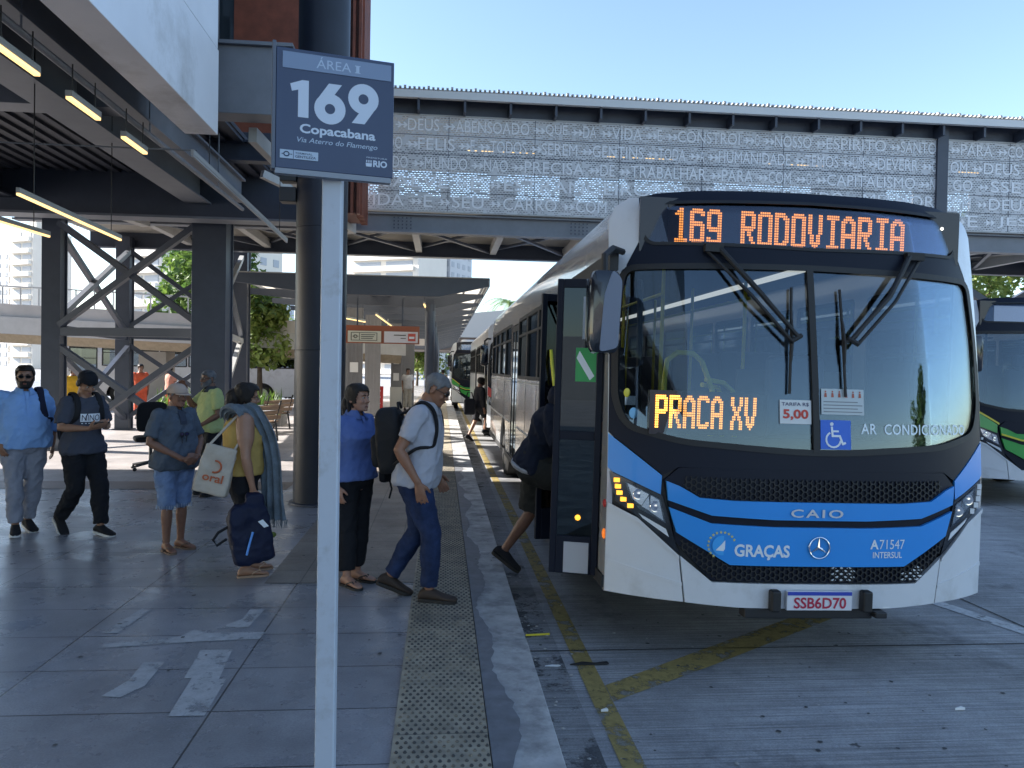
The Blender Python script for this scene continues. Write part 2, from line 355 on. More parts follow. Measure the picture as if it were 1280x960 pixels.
part(MB().box(-26,9.22,4.62,-1.78,9.56,5.40),'girder',STEEL2,.008); part(MB().box(-26,9.16,5.40,-1.78,9.62,5.44),'girder_flange',STEEL2)
gird((-3.9,11.6,4.82),(-2.0,11.6,4.82),.2,.3)
part(MB().box(-26,13.68,4.22,-2.2,13.86,5.72),'edge_girder',STEEL,.01)
part(MB().box(-26,13.55,4.18,-2.2,13.98,4.22),'edge_flange',STEEL2)
part(MB().beam((-2.35,9.7,4.52),(-1.95,13.5,4.30),.10,.18),'brace',LSTEEL)
part(MB().beam((-2.9,12.6,4.75),(-2.0,13.4,4.45),.1,.12),'brace',LSTEEL)
# landing behind the deck edge
mb=MB(); mb.box(-7.4,13.9,5.0,-2.25,17.05,5.12)
for i in range(34): mb.box(-9.4+i*.21,13.95,4.92,-9.4+i*.21+.1,17.0,5.0) if i>9 else None
part(mb,'landing_slab',DECK)
for xx in (-6.9,-5.2,-2.6): part(MB().beam((xx,14,4.75),(xx+.6,17,4.75),.2,.3),'landing_beam',LSTEEL)
# columns of the building
def hcol(x,y,wx,wy,z0,z1,m=STEEL):
    mb=MB(); t=.035
    mb.box(x-wx/2,y-wy/2,z0,x+wx/2,y-wy/2+t,z1); mb.box(x-wx/2,y+wy/2-t,z0,x+wx/2,y+wy/2,z1); mb.box(x-t,y-wy/2+t,z0,x+t,y+wy/2-t,z1)
    mb.box(x+wx/2-.06,y-wy/2+t,z0,x+wx/2-.03,y+wy/2-t,z1); mb.box(x-wx/2-.05,y-wy/2-.05,z0,x+wx/2+.05,y+wy/2+.05,z0+.03)
    part(mb,'column',m,.004)
hcol(-4.22,14.6,.60,.5,0.005,4.45); hcol(-7.42,15.5,.34,.3,0.005,4.45); hcol(-8.06,20.4,.34,.32,.005,4.9); hcol(-10.9,18.2,.6,.4,.005,3.2,STEEL2)
hcol(-5.45,21.5,.38,.4,.005,5.0); hcol(-7.05,23.5,.5,.3,.005,4.6,STEEL2); hcol(-14.5,13.4,.4,.4,.005,4.4)
def brace(a,b,w_=.11,m=STEEL): part(MB().beam(a,b,w_,w_),'brace',m)
brace((-7.3,15.4,4.35),(-4.5,14.75,2.45)); brace((-4.5,14.7,4.3),(-7.25,15.35,2.4)); brace((-7.3,15.45,2.28),(-4.5,14.72,2.28),.16); brace((-7.3,15.42,2.0),(-4.5,14.72,.25)); brace((-4.5,14.7,2.05),(-7.25,15.3,.15))
brace((-7.5,15.6,4.4),(-8.0,20.3,2.5)); brace((-7.9,20.2,4.5),(-7.45,15.6,2.5),m=STEEL2); brace((-7.5,15.6,2.0),(-8.0,20.3,.3)); brace((-7.9,20.2,2.1),(-7.5,15.7,.3)); brace((-8.0,20.2,2.35),(-7.45,15.6,2.35),.14)
brace((-8.0,20.4,4.6),(-5.5,21.4,2.6)); brace((-5.6,21.4,4.6),(-8.0,20.4,2.6)); brace((-8.0,20.4,2.4),(-5.5,21.4,2.4),.15); brace((-8.0,20.4,2.2),(-5.5,21.4,.3)); brace((-5.6,21.4,2.2),(-8.0,20.4,.3))
brace((-4.3,14.9,4.4),(-5.4,21.3,2.5)); brace((-5.4,21.3,4.6),(-4.3,14.9,2.5),m=LSTEEL); brace((-5.4,21.3,2.4),(-4.3,14.9,.4),m=LSTEEL); brace((-4.3,14.9,2.35),(-5.4,21.3,2.35),.13,LSTEEL)
# round column, carries the beam
rc=thing('round_column','thick round dark steel column behind the route sign post','column',(-1.51,9.75,0))
mb=MB(); n=40; mb.loft([[(.31*math.cos(2*PI*i/n),.31*math.sin(2*PI*i/n),z) for i in range(n)] for z in (.02,1.9,1.905,3.4,3.405,5.0,8.5)]); COLM=mat('dark_blue_column_paint',(.016,.021,.034),.42,var=.15,vs=3,spec=.3); mb.build('shaft',COLM,rc)
mb=MB(); 
for z in (1.9,3.4): mb.tube([(.311*math.cos(2*PI*i/n),.311*math.sin(2*PI*i/n),z) for i in range(n)],.006,6,closed=True)
mb.build('weld_ring',COLM,rc)
MB().loft([[(r*math.cos(2*PI*i/n),r*math.sin(2*PI*i/n),z) for i in range(n)] for r,z in ((.36,.004),(.36,.025),(.32,.03))]).build('base_plate',STEEL,rc)
mb=MB()
for z in (4.35,4.05,3.8): mb.box(-.50,-.12,z-.09,-.30,.06,z+.09)
mb.build('junction_box',BLACK,rc,bevel=.01)
# brown slatted stair tower
st=thing('slatted_stair_tower','rust brown stair tower clad in upright slats above the footbridge end','tower',(-2.8,16,4.7))
def sp(mb,name,m): return part(mb,name,m,0,st,(-2.8,16,4.7))
sp(MB().box(-4.1,15.5,4.75,-1.75,16.6,12),'wall',mat('dark_rust_wall',(.10,.03,.02),.6,var=.2))
for i in range(5):
    xx=-2.2+i*.12; sp(MB().box(xx,15.36,4.72,xx+.055,15.5,12),'slat',BROWN)
for i in range(8):
    yy=15.5+i*.15; sp(MB().box(-1.75,yy,4.72,-1.62,yy+.055,12),'slat',BROWN)
sp(MB().box(-5.6,15.44,5.45,-4.12,15.58,12),'dark_glazing',GLASSD); sp(MB().box(-4.9,15.38,5.45,-4.85,15.44,12),'mullion',STEEL2)
sp(MB().box(-4.1,15.38,4.9,-2.4,15.5,12),'cladding_panel',BROWN)
# ================= footbridge with the lettered screens
fb=thing('footbridge','long covered footbridge with grey lettered screens crossing above the bus lanes','footbridge',(4,17,0)); FB=(4,17,0)
def fp(mb,name,m,bevel=0): return part(mb,name,m,bevel,fb,FB)
fp(MB().ibeam((-9,17.12,4.88),(20,17.12,4.88),.26,.42,.035),'front_girder',STEEL2)
fp(MB().ibeam((-9,20.6,4.88),(20,20.6,4.88),.26,.46,.035),'rear_girder',STEEL)
mb=MB(); mb.box(-9,17.0,5.105,20,20.75,5.16)
for i in range(20): mb.box(-9,17.2+i*.175,5.05,20,17.2+i*.175+.085,5.105)
fp(mb,'bridge_deck',DECK)
xs=[-6.5+1.95*i for i in range(14)]
for a in xs: fp(MB().beam((a,17.25,4.86),(a,20.5,4.86),.16,.2),'cross_beam',LSTEEL)
for a,b in zip(xs,xs[1:]):
    fp(MB().beam((a+.1,17.3,4.8),(b-.1,20.4,4.8),.09,.06),'brace',STEEL); fp(MB().beam((b-.1,17.3,4.9),(a+.1,20.4,4.9),.09,.06),'brace',STEEL)
mb=MB()
for a in [-1.1+3.9*i for i in range(6)]:
    for i in range(5):
        for j in range(4):
            mb.box(a+i*.09,16.965,4.74+j*.075,a+i*.09+.03,16.985,4.77+j*.075)
fp(mb,'bolts',STEEL)
fp(MB().box(-9,20.72,5.16,20,20.78,6.28),'rear_parapet',STEEL2)
fp(MB().box(-9,20.70,7.0,20,20.78,7.6),'rear_eave',STEEL)
for a,b,c in ((-1.75,-1.2,.5),(-.1,.15,.3),(1.2,1.9,.45),(3.1,3.5,.7),(4.3,5.6,.35),(6.5,7.4,.7),(8.2,9.6,.55),(10.2,12.4,.7),(13.2,14.0,.7),(14.9,20,.7)): fp(MB().box(a,20.72,6.285,b,20.77,6.285+c),'rear_sheet',STEEL2)
mb=MB(); mb.box(-4,16.6,7.62,20,21.0,7.66)
for i in range(240): mb.box(-4+i*.1,16.55,7.66,-4+i*.1+.05,21.05,7.69)
for i in range(48): mb.box(-3.9+i*.5,16.56,7.69,-3.9+i*.5+.05,16.63,7.715)
fp(mb,'roof',mat('roof_sheet',(.38,.37,.35),.5,metal=.3))
fp(MB().box(-4,16.55,7.46,20,16.66,7.615),'gutter',mat('gutter_metal',(.66,.66,.64),.45))
fp(MB().box(-4,16.98,7.2,20,17.06,7.6),'eave_wall',STEEL)
for i in range(23):
    a=-1.6+i*.99
    fp(MB().box(a,16.62,7.22,a+.05,16.98,7.46),'eave_bracket',STEEL)
for xx in (11.32,): fp(MB().box(xx,16.86,4.7,xx+.26,17.0,7.6),'post',STEEL)
for xx in (-1.5,4.9,15.2): fp(MB().box(xx,20.3,5.16,xx+.15,20.45,7.5),'post',STEEL)
# perforated screen material: small maze-like openings
def screen():
    m=mat('perforated_screen',(.58,.585,.595),.5,var=.14,vs=1.2); nt=m.node_tree; b=nt.nodes['Principled BSDF']; tc=N(nt,'ShaderNodeTexCoord')
    mp=N(nt,'ShaderNodeMapping'); mp.inputs['Rotation'].default_value=(R(90),0,0); nt.links.new(tc.outputs['Object'],mp.inputs[0])
    br=N(nt,'ShaderNodeTexBrick',offset=.5); br.inputs['Scale'].default_value=1; br.inputs['Brick Width'].default_value=.075; br.inputs['Row Height'].default_value=.042; br.inputs['Mortar Size'].default_value=.0125; br.inputs['Mortar Smooth'].default_value=0
    nt.links.new(mp.outputs[0],br.inputs['Vector'])
    v=N(nt,'ShaderNodeTexWhiteNoise',noise_dimensions='3D'); sn=N(nt,'ShaderNodeVectorMath',operation='SNAP'); sn.inputs[1].default_value=(.075,.042,.05); nt.links.new(mp.outputs[0],sn.inputs[0]); nt.links.new(sn.outputs[0],v.inputs[0])
    g=N(nt,'ShaderNodeMath',operation='GREATER_THAN'); g.inputs[1].default_value=.72; nt.links.new(v.outputs[0],g.inputs[0])
    o=N(nt,'ShaderNodeMath',operation='MAXIMUM'); nt.links.new(br.outputs['Fac'],o.inputs[0]); nt.links.new(g.outputs[0],o.inputs[1]); nt.links.new(o.outputs[0],b.inputs['Alpha']); return m
SCREEN=screen(); LETTER=mat('pale_cut_lettering',(.82,.83,.85),.5)
def screen_panel(x0,x1,rows,nsplit):
    p=fp(MB().box(x0,16.930,5.14,x1,16.936,7.2),'lettered_screen',SCREEN)
    fr=MB()
    for a,b,c,d in ((x0-.03,x0,5.11,7.23),(x1,x1+.03,5.11,7.23),(x0,x1,5.11,5.14),(x0,x1,7.2,7.23)): fr.box(a,16.915,c,b,16.95,d)
    f=at(fr,'screen_frame',LSTEEL,p,FB)
    sm=MB()
    for i in range(1,5): sm.box(x0,16.926,5.14+i*.412-.006,x1,16.930,5.14+i*.412+.006)
    for i in range(1,nsplit): a=x0+(x1-x0)*i/nsplit; sm.box(a-.006,16.9255,5.14,a+.006,16.9295,7.2)
    at(sm,'seam',STEEL,p,FB)
    for i,row in enumerate(rows):
        zb=5.14+(4-i)*.412+.085; mb=MB()
        for s,a,b in row:
            if s=='>':
                m_=(a+b)/2; zc=zb+.11
                for dx in (-.07,.05):
                    mb.add([(m_+dx-.03,16.922,zc-.012+.06),(m_+dx+.0,16.922,zc+.07),(m_+dx+.075,16.922,zc),(m_+dx,16.922,zc-.07),(m_+dx-.03,16.922,zc-.048),(m_+dx+.02,16.922,zc)],[(0,1,2,5),(5,2,3,4)])
                mb.add([(m_-.14,16.9205,zc-.014),(m_+.1,16.9205,zc-.014),(m_+.1,16.9205,zc+.014),(m_-.14,16.9205,zc+.014)],[(0,1,2,3)])
            else: text_fit(mb,s,a,zb,b,zb+.26,lambda u,v:(u,16.923,v),off=0.)
        at(mb,'lettering',LETTER,p,FB)
def X(px): return -1.08+(px-495)*.01868
def layout(s,px0,px1):
    t=s.split(); n=sum((len(q)*1.0+.3 if q!='>' else 1.15) for q in t); u=(X(px1)-X(px0))/n; x=X(px0); out=[]
    for q in t:
        L=(len(q)*1.0+.3 if q!='>' else 1.15)*u
        out.append((q,x+.04,x+L-.1 if q!='>' else x+L)); x+=L
    return out
screen_panel(X(455),X(1166),[
 layout('DE > DEUS > ABENSOADO > QUE > DA > VIDA > E > CONSTROI > O > NOSSO > ESPIRITO > SANTO',472,1164),
 layout('MUNDO > FELIS > E > TODOS > SEREM > GENTINS > TODA > A > HUMANIDADE > TEMOS > UM > DEVERR > C',458,1164),
 layout('DO > MUNDO > NAO > PRECISA > DE > TRABALHAR > PARA > COM > O > CAPITALISMO > N',490,1164),
 layout('SALVE > E > ESTRANGEIROS > PARA > O > MUNDO > MELHOR',478,1164),
 layout('VIDA > E > SEU > CARRO > COM > GENTE > E > SEU > CARRO > COM > GENTE',453,1164)],7)
screen_panel(X(1175),X(1420),[
 layout('> PARA > COM > DEUS > DE > D',1176,1420),layout('OM > DEUS > DE > DEUS > E',1176,1420),layout('GO > SSE > ATRAZ > DE',1180,1420),
 layout('OM > DEUS > TODOS > E',1178,1420),layout('> E > JESSUS > E > N',1182,1420)],3)
# truss legs carrying the bridge at the far side of the lanes
tl=thing('truss_support','dark cross braced steel truss legs under the bridge beyond the blue bus','truss',(14,20,0))
for xx in (11.7,18.2): 
    for yy in (18.,22.): part(MB().box(xx-.13,yy-.13,-.14,xx+.13,yy+.13,4.66),'leg',STEEL,0,tl,(14,20,0))
for a,b in (((11.7,22,4.6),(18.2,22,.9)),((18.2,22,4.6),(11.7,22,.9)),((11.7,18,4.6),(18.2,18,.9)),((18.2,18,4.6),(11.7,18,.9)),((11.7,18,4.5),(11.7,22,.4)),((11.7,22,4.5),(11.7,18,.4))):
    part(MB().beam(a,b,.16,.16),'brace',STEEL,0,tl,(14,20,0))
# ================= bus shelter canopy ahead
cn=thing('shelter_canopy','grey steel shelter canopy on a single round post row beyond the footbridge','canopy',(-2,20,0)); CB=(-2,20,0)
def cp(mb,name,m,bevel=0): return part(mb,name,m,bevel,cn,CB)
FASC=mat('slate_fascia',(.075,.088,.115),.45,var=.06,vs=2)
mb=MB(); poly=[(-5.5,4.05),(1.17,4.05),(1.17,3.86),(-.1,3.56),(-3.2,3.56),(-5.5,3.84)]
mb.prism(poly,lambda u,v:(u,20.0,v),lambda u,v:(u,20.14,v)); cp(mb,'fascia',FASC,.01)
cp(MB().box(-5.5,19.96,4.05,1.2,20.14,4.075),'flashing',LSTEEL)
TRL=mat('translucent_roof_sheet',(.62,.58,.5),.5)
b=TRL.node_tree.nodes['Principled BSDF']; b.inputs['Transmission Weight'].default_value=0
tr=N(TRL.node_tree,'ShaderNodeBsdfTranslucent'); tr.inputs[0].default_value=(.75,.68,.55,1); mx=N(TRL.node_tree,'ShaderNodeMixShader'); mx.inputs[0].default_value=.6
TRL.node_tree.links.new(b.outputs[0],mx.inputs[1]); TRL.node_tree.links.new(tr.outputs[0],mx.inputs[2]); TRL.node_tree.links.new(mx.outputs[0],TRL.node_tree.nodes['Material Output'].inputs[0])
mb=MB()
prof=[(-5.5,4.02),(-3,3.92),(-1,3.92),(1.17,4.03)]
for (a,za),(c,zc) in zip(prof,prof[1:]): mb.add([(a,20.14,za+.02),(c,20.14,zc+.02),(c,75,zc+.02),(a,75,za+.02)],[(0,1,2,3)])
cp(mb,'roof_sheet',TRL)
mb=MB()
for i in range(14):
    a=-5.3+i*.49; z=np.interp(a,[p[0] for p in prof],[p[1] for p in prof]); mb.box(a,20.14,z-.07,a+.05,75,z-.003)
cp(mb,'purlin',STEEL2)
cp(MB().box(1.17,20,3.86,1.21,75,4.06),'edge_trim',STEEL2)
for i in range(18):
    yy=22.0+i*3.0; mb=MB(); mb.prism([(-5.4,3.85),(1.15,3.85),(1.15,3.76),(-.2,3.42),(-.6,3.42),(-3,3.5),(-5.4,3.7)],lambda u,v:(u,yy,v),lambda u,v:(u,yy+.1,v)); cp(mb,'tapered_beam',FASC)
for i in range(6):
    yy=21.6+i*8.; mb=MB(); mb.tube([(-.35,yy,.0),(-.35,yy,3.5)],.14,20); mb.box(-.47,yy-.12,3.3,-.23,yy+.12,3.62); cp(mb,'post',STEEL)
for i in range(5):
    a=20.2+i*3; cp(MB().beam((-2.8,a,3.72),(-.7,a+2.9,3.78),.06,.06),'brace',STEEL); cp(MB().beam((-.7,a,3.72),(-2.8,a+2.9,3.78),.06,.06),'brace',STEEL)
# shelter partitions (upright grey sheets with papers)
PANEL=mat('grey_wall_panel',(.20,.20,.205),.5,var=.06)
PAPER=mat('paper',(.8,.8,.78),.7)
for i,(x0,y0,w_,h,lb) in enumerate([(-2.9,23.6,.5,3.5,'grey upright shelter panel nearest the hanging signs, one notice on it'),(-2.62,26.6,.52,3.5,'narrow grey shelter panel directly behind the red notice board'),(-2.0,30.6,.42,3.45,'grey shelter panel with two notices above a pale cabinet'),(-2.05,33.8,.85,3.45,'broad ribbed grey shelter panel at the far end')]):
    p=thing('partition_panel',lb,'panel',(x0,y0,0),0,'upright panels under the shelter')
    mb=MB(); mb.box(0,0,0,w_,.12,h)
    for k in range(int(w_/.12)): mb.box(.04+k*.12,-.018,0,.09+k*.12,0,h)
    mb.build('sheet',PANEL,p)
    if i in(0,): MB().box(.13,-.03,1.55,.38,-.02,1.85).build('notice',PAPER,p)
    if i==2:
        for z in (1.2,1.85): MB().box(.1,-.03,z,.32,-.02,z+.3).build('notice',PAPER,p)
        MB().box(0,-.35,.02,.45,-.03,.95).build('cabinet',mat('pale_cabinet',(.5,.5,.46),.6),p)
# hanging signs
ORB=mat('orange_brown_band',(.33,.09,.035),.5)
CREAM=mat('cream_sign_face',(.72,.66,.5),.5); PINK=mat('pale_pink_sign_face',(.78,.70,.66),.5); INK=mat('sign_ink',(.12,.1,.06),.6)
hs=thing('hanging_sign','pair of cream direction signs hung on an orange brown band under the shelter','sign',(-1.6,20.9,2.3))
H=(-1.6,20.9,2.3)
def hp(mb,name,m,par=None): return part(mb,name,m,0,par or hs,H)
hp(MB().box(-2.75,20.95,2.35,-.62,21.0,2.83),'band',ORB)
for xx in (-2.3,-1.1): hp(MB().box(xx,20.96,2.83,xx+.04,20.99,3.56),'hanger',STEEL)
f=hp(MB().box(-2.52,20.9,2.38,-1.64,20.94,2.68),'sign_face',CREAM)
mb=MB(); mb.box(-2.44,20.893,2.42,-2.42,20.897,2.64); mb.box(-1.76,20.893,2.42,-1.74,20.897,2.64); mb.box(-2.42,20.893,2.42,-1.76,20.897,2.435); mb.box(-2.42,20.893,2.625,-1.76,20.897,2.64); mb.box(-2.22,20.893,2.435,-2.205,20.897,2.625)
mb.tube([(-2.32+.045*math.cos(a*.5),20.894,2.53+.035*math.sin(a*.5)) for a in range(13)],.012,4); mb.box(-2.40,20.893,2.525,-2.35,20.897,2.54); mb.box(-2.29,20.893,2.525,-2.24,20.897,2.54)
for k in range(3): mb.box(-2.17,20.893,2.47+k*.05,-1.86+.03*k,20.897,2.49+k*.05)
hp(mb,'printing',INK,f)
f=hp(MB().box(-1.56,20.9,2.38,-.66,20.94,2.68),'sign_face',PINK)
mb=MB(); mb.box(-1.3,20.893,2.57,-.98,20.897,2.595); mb.box(-1.12,20.893,2.49,-.98,20.897,2.51); hp(mb,'printing',INK,f)
hp(MB().box(-.92,20.892,2.43,-.72,20.897,2.63),'red_square',mat('red_square',(.62,.09,.05),.5),f)
hp(MB().box(-.89,20.888,2.49,-.75,20.8915,2.55),'white_bar',PAPER,f)
far=thing('far_sign','long cream sign far back under the shelter beyond the hanging pair','sign',(-1.6,34,2.7))
MB().box(-1.2,0,0,.2,.06,.3).build('face',CREAM,far); MB().box(.25,0,0,1.2,.06,.3).build('face',PINK,far)
# red board
rb=thing('red_notice_board','red standing notice board with white lines on the paved strip','board',(-2.50,29.9,0))
mb=MB(); mb.prism([(-.26,0),(.26,0),(.26,.98),(-.26,.98)],lambda u,v:(u,v*.18,v),lambda u,v:(u,v*.18+.03,v)); mb.build('face',RED,rb)
mb=MB(); 
for k in range(5): mb.add([(-.2,z*.18-.004,z) if 0 else (x_,z*.18-.006,z) for x_,z in ((-.2,.3+k*.12),(.16-.05*(k%2),.3+k*.12),(.16-.05*(k%2),.35+k*.12),(-.2,.35+k*.12))],[(0,1,2,3)])
mb.build('white_lines',WHITE,rb); MB().beam((0,.5,0),(0,.2,.95),.4,.03).build('stay',RED,rb)
# ================= strip lamps
def lamp(p,q,label,group,hang=.5,w_=.05,on=True):
    p,q=Vector(p),Vector(q); t=thing('strip_lamp',label,'lamp',p,0,group); d=q-p
    MB().beam((0,0,.03),d+Vector((0,0,.03)),w_,.05).build('housing',LAMPHOUSE,t)
    MB().beam((0,0,-.008),d+Vector((0,0,-.008)),w_*.8,.022).build('diffuser',LAMPON if on else LAMPHOUSE,t)
    for f in (.12,.88): a=d*f; MB().tube([a+Vector((0,0,.05)),a+Vector((0,0,.05+hang))],.006,6).build('hanger',BLACK,t)
G='warm strip lamps under the terminal deck'
for y0,l in ((5.62,'short lit strip lamp hung from the conduit, first in the row by the frame edge'),(6.66,'short lit strip lamp in the middle of the conduit row'),(7.75,'short lit strip lamp last in the conduit row toward the columns')): lamp((-3.09,y0,3.88),(-3.09,y0+.55,3.88),l,G,.24,.055)
lamp((-4.05,7.75,3.30),(-4.17,10.4,3.30),'long lit strip lamp hung low in front of the braced columns',G,1.5,.035)
lamp((-5.2,7.6,3.30),(-5.0,10.3,3.30),'long lit strip lamp lower down beside the far left column',G,1.5,.035)
lamp((-2.62,8.3,3.88),(-2.62,13.2,3.78),'thin unlit strip lamp leading to the round column',G,.95,.03,False)
lamp((-3.9,4.4,3.7),(-3.9,5.0,3.7),'small strip lamp hung highest at the frame corner',G,.9,.05,False)
cd=MB(); cd.tube([(-3.12,-12,4.12),(-3.12,12.3,4.12)],.03,8); cd.tube([(-8,8.4,3.95),(-2.6,8.4,3.95)],.009,6); cd.tube([(-8,6.9,3.75),(-4.3,6.9,3.75)],.009,6)
for yy in (3.5,6,8.5,11): cd.tube([(-3.12,yy,4.12),(-3.12,yy,4.9)],.01,6)
o=cd.build('lamp_conduit',STEEL2); tag(o,'grey metal conduit run carrying the short strip lamps','conduit')
G='strip lamps inside the footbridge'
for a,b_,l in ((X(578),X(662),'warm strip lamp glowing behind the bridge lettering nearest the stair tower'),(X(745),X(830),'warm strip lamp behind the bridge screen above the bus roof front'),(X(950),X(1020),'warm strip lamp behind the bridge screen over the destination display'),(X(1178),X(1225),'warm strip lamp behind the second bridge screen right of the post')): lamp((a*1.03,17.7,6.72),(b_*1.03,17.7,6.70),l,G,.6)
G='strip lamps under the shelter canopy'
lamp((-.5,20.6,3.42),(-.45,23.6,3.42),'lit strip lamp under the shelter beside the first round post',G,.2); lamp((-2.6,20.6,3.0),(-2.2,22.2,3.0),'lit strip lamp under the shelter just above the cream signs',G,.6)
lamp((-2.0,23.5,3.3),(-1.9,33,3.3),'long lit strip lamp running deep under the shelter',G,.2)
# ================= elevated ramp at the left and towers
def curve(t): return (-38+36*t, 38-10*math.sin(t*1.6)+4*t*t)
rp=thing('elevated_ramp','pale curved elevated ramp with railing behind the braced columns','ramp',(-20,30,0))
VIA=mat('pale_viaduct_concrete',(.46,.44,.41),.75,var=.12,vs=.8); UND=mat('bounce_lit_underside',(.45,.38,.28),.8,var=.15)  # ramp underside carries the warm bounce light in its colour
def sweep(prof,m,name,ts=24,t1=1.):
    rings=[]
    for i in range(ts+1):
        t=i/ts*t1; x,y=curve(t); x2,y2=curve(t+.001); d=Vector((x2-x,y2-y,0)).normalized(); nn=Vector((-d.y,d.x,0))
        rings.append([Vector((x,y,0))+nn*u+Vector((0,0,v)) for u,v in prof])
    mb=MB(); mb.loft(rings); mb.v=[(a,b_,c-.45-.035*max(0,a+38)) for a,b_,c in mb.v]; return part(mb,name,m,0,rp,(-20,30,0))
sweep([(-2.6,4.3),(2.6,4.3),(2.6,4.95),(2.45,4.95),(2.45,4.6),(-2.45,4.6),(-2.45,4.95),(-2.6,4.95)],VIA,'deck')
sweep([(-1.7,3.6),(1.7,3.6),(2.2,4.29),(-2.2,4.29)],UND,'underside')
sweep([(-2.55,5.55),(-2.5,5.55),(-2.5,5.6),(-2.55,5.6)],LSTEEL,'handrail')
sweep([(-2.75,3.9),(-2.62,3.9),(-2.62,4.5),(-2.75,4.5)],LSTEEL,'fascia_strip')
mb=MB()
for i in range(60):
    x,y=curve(i/60); x2,y2=curve(i/60+.001); d=Vector((x2-x,y2-y,0)).normalized(); nn=Vector((-d.y,d.x,0)); c=Vector((x,y,4.95))-nn*2.52; c.z-=.45+.035*(x+38); mb.beam(c,c+Vector((0,0,.6)),.04,.04)
part(mb,'railing_posts',LSTEEL,0,rp,(-20,30,0))
for t in (.15,.45,.75):
    x,y=curve(t); part(MB().box(x-.5,y-.5,-.14,x+.5,y+.5,3.6-.5-.035*(x+38)),'pier',VIA,0,rp,(-20,30,0))
def tower(label,x,y,w_,d,h,c,nfl,style=0):
    t=thing('tower_block',label,'building',(x,y,0),R(-28),'hazy tower blocks beyond the terminal')
    MB().box(0,0,0,w_,d,h).build('wall',mat('tower_wall',c,.8,var=.05,vs=.2),t)
    MB().box(w_*.3,d*.3,h,w_*.6,d*.6,h+3).build('roof_tank',mat('tower_tank',tuple(a*.9 for a in c),.8),t)
    bm_=mat('tower_band',(.34,.37,.41),.6); bl=mat('tower_slab',tuple(min(.8,a*1.15) for a in c),.8)
    n=nfl; fh=h/n
    for i in range(n):
        bx=[]
        if style==0:
            k=max(3,int(w_/3.2))
            for j in range(k): bx.append((w_*(j+.2)/k,-.1,fh*(i+.3),w_*(j+.75)/k,.05,fh*(i+.8)))
            for j in range(4): bx.append((w_-.05,d*(j+.25)/4,fh*(i+.3),w_+.1,d*(j+.7)/4,fh*(i+.8)))
        else: bx=[(w_*.08,-.12,fh*(i+.45),w_*.47,.05,fh*(i+.85)),(w_*.55,-.12,fh*(i+.45),w_*.92,.05,fh*(i+.85))]
        for q in bx: MB().box(*q).build('window',bm_,t)
        if style!=0: MB().box(w_*.06,-.9,fh*i,w_*.94,-.02,fh*(i+.36)).build('balcony',bl,t)
tower('pale tower block with balcony rows seen between the two braced columns',-56,142,8.5,12,32,(.60,.57,.53),11,1)
tower('broad cream tower block right of the balcony tower behind the braces',-47.5,146,11,14,31,(.63,.60,.54),11,0)
tower('low pale blue grey block beside the cream tower',-40.5,152,7,10,18,(.55,.58,.62),7,0)
tower('distant stepped grey tower at the far left edge',-111,200,7,10,28,(.54,.53,.52),13,0)
tower('distant cream tower block at the far left beside the stepped one',-104,196,8,10,33,(.60,.57,.52),12,1)
tower('wide louvred white tower block above the shelter roof',-26,215,22,16,43,(.66,.62,.56),14,1)
tower('narrow grey tower block adjoining the louvred white one above the shelter',-2.5,222,5,14,42,(.48,.5,.53),14,0)
# ================= vegetation
BARK=mat('bark',(.10,.075,.055),.9,var=.3,vs=8,bump=.5)
def leafmat(name,c,c2):
    m=mat(name,c,.55); nt=m.node_tree; b=nt.nodes['Principled BSDF']; oi=N(nt,'ShaderNodeNewGeometry'); mx=N(nt,'ShaderNodeMix',data_type='RGBA')
    nt.links.new(oi.outputs['Random Per Island'],mx.inputs[0]); mx.inputs[6].default_value=(*c,1); mx.inputs[7].default_value=(*c2,1); nt.links.new(mx.outputs[2],b.inputs['Base Color'])
    t=N(nt,'ShaderNodeBsdfTranslucent'); nt.links.new(mx.outputs[2],t.inputs[0]); s=N(nt,'ShaderNodeMixShader'); s.inputs[0].default_value=.35
    nt.links.new(b.outputs[0],s.inputs[1]); nt.links.new(t.outputs[0],s.inputs[2]); nt.links.new(s.outputs[0],nt.nodes['Material Output'].inputs[0]); return m
LEAF=leafmat('leaf_green',(.055,.12,.025),(.12,.19,.035)); LEAF2=leafmat('leaf_dark_green',(.035,.08,.02),(.08,.13,.03)); LEAF3=leafmat('leaf_yellow_green',(.10,.17,.03),(.2,.25,.05))
def crown_mesh(n,rx,rz,size,seed,clumps=14):
    r=np.random.default_rng(seed); mb=MB(); cl=[]
    for i in range(clumps):
        d=r.normal(size=3); d/=np.linalg.norm(d); q=r.uniform(.35,.85); cl.append((d*np.array([rx,rx,rz])*q,r.uniform(.28,.5)*min(rx,rz)))
    for i in range(n):
        c,rad=cl[r.integers(len(cl))]; d=r.normal(size=3); d/=np.linalg.norm(d); p=c+d*rad*r.uniform(.6,1.08)
        nrm=Vector(d*.6+r.normal(size=3)*.6+np.array([0,0,.4])).normalized(); s=size*r.uniform(.6,1.3); a=nrm.orthogonal().normalized(); bq=nrm.cross(a); an=r.uniform(0,6.28); a,bq=a*math.cos(an)+bq*math.sin(an),bq*math.cos(an)-a*math.sin(an)
        P=Vector(p); mb.add([P-a*s*.5,P-bq*s*.28+a*.05*s+nrm*s*.06,P+a*s*.6,P+bq*s*.28+nrm*s*.06],[(0,1,2,3)])
    return mb,cl
CROWNS={}
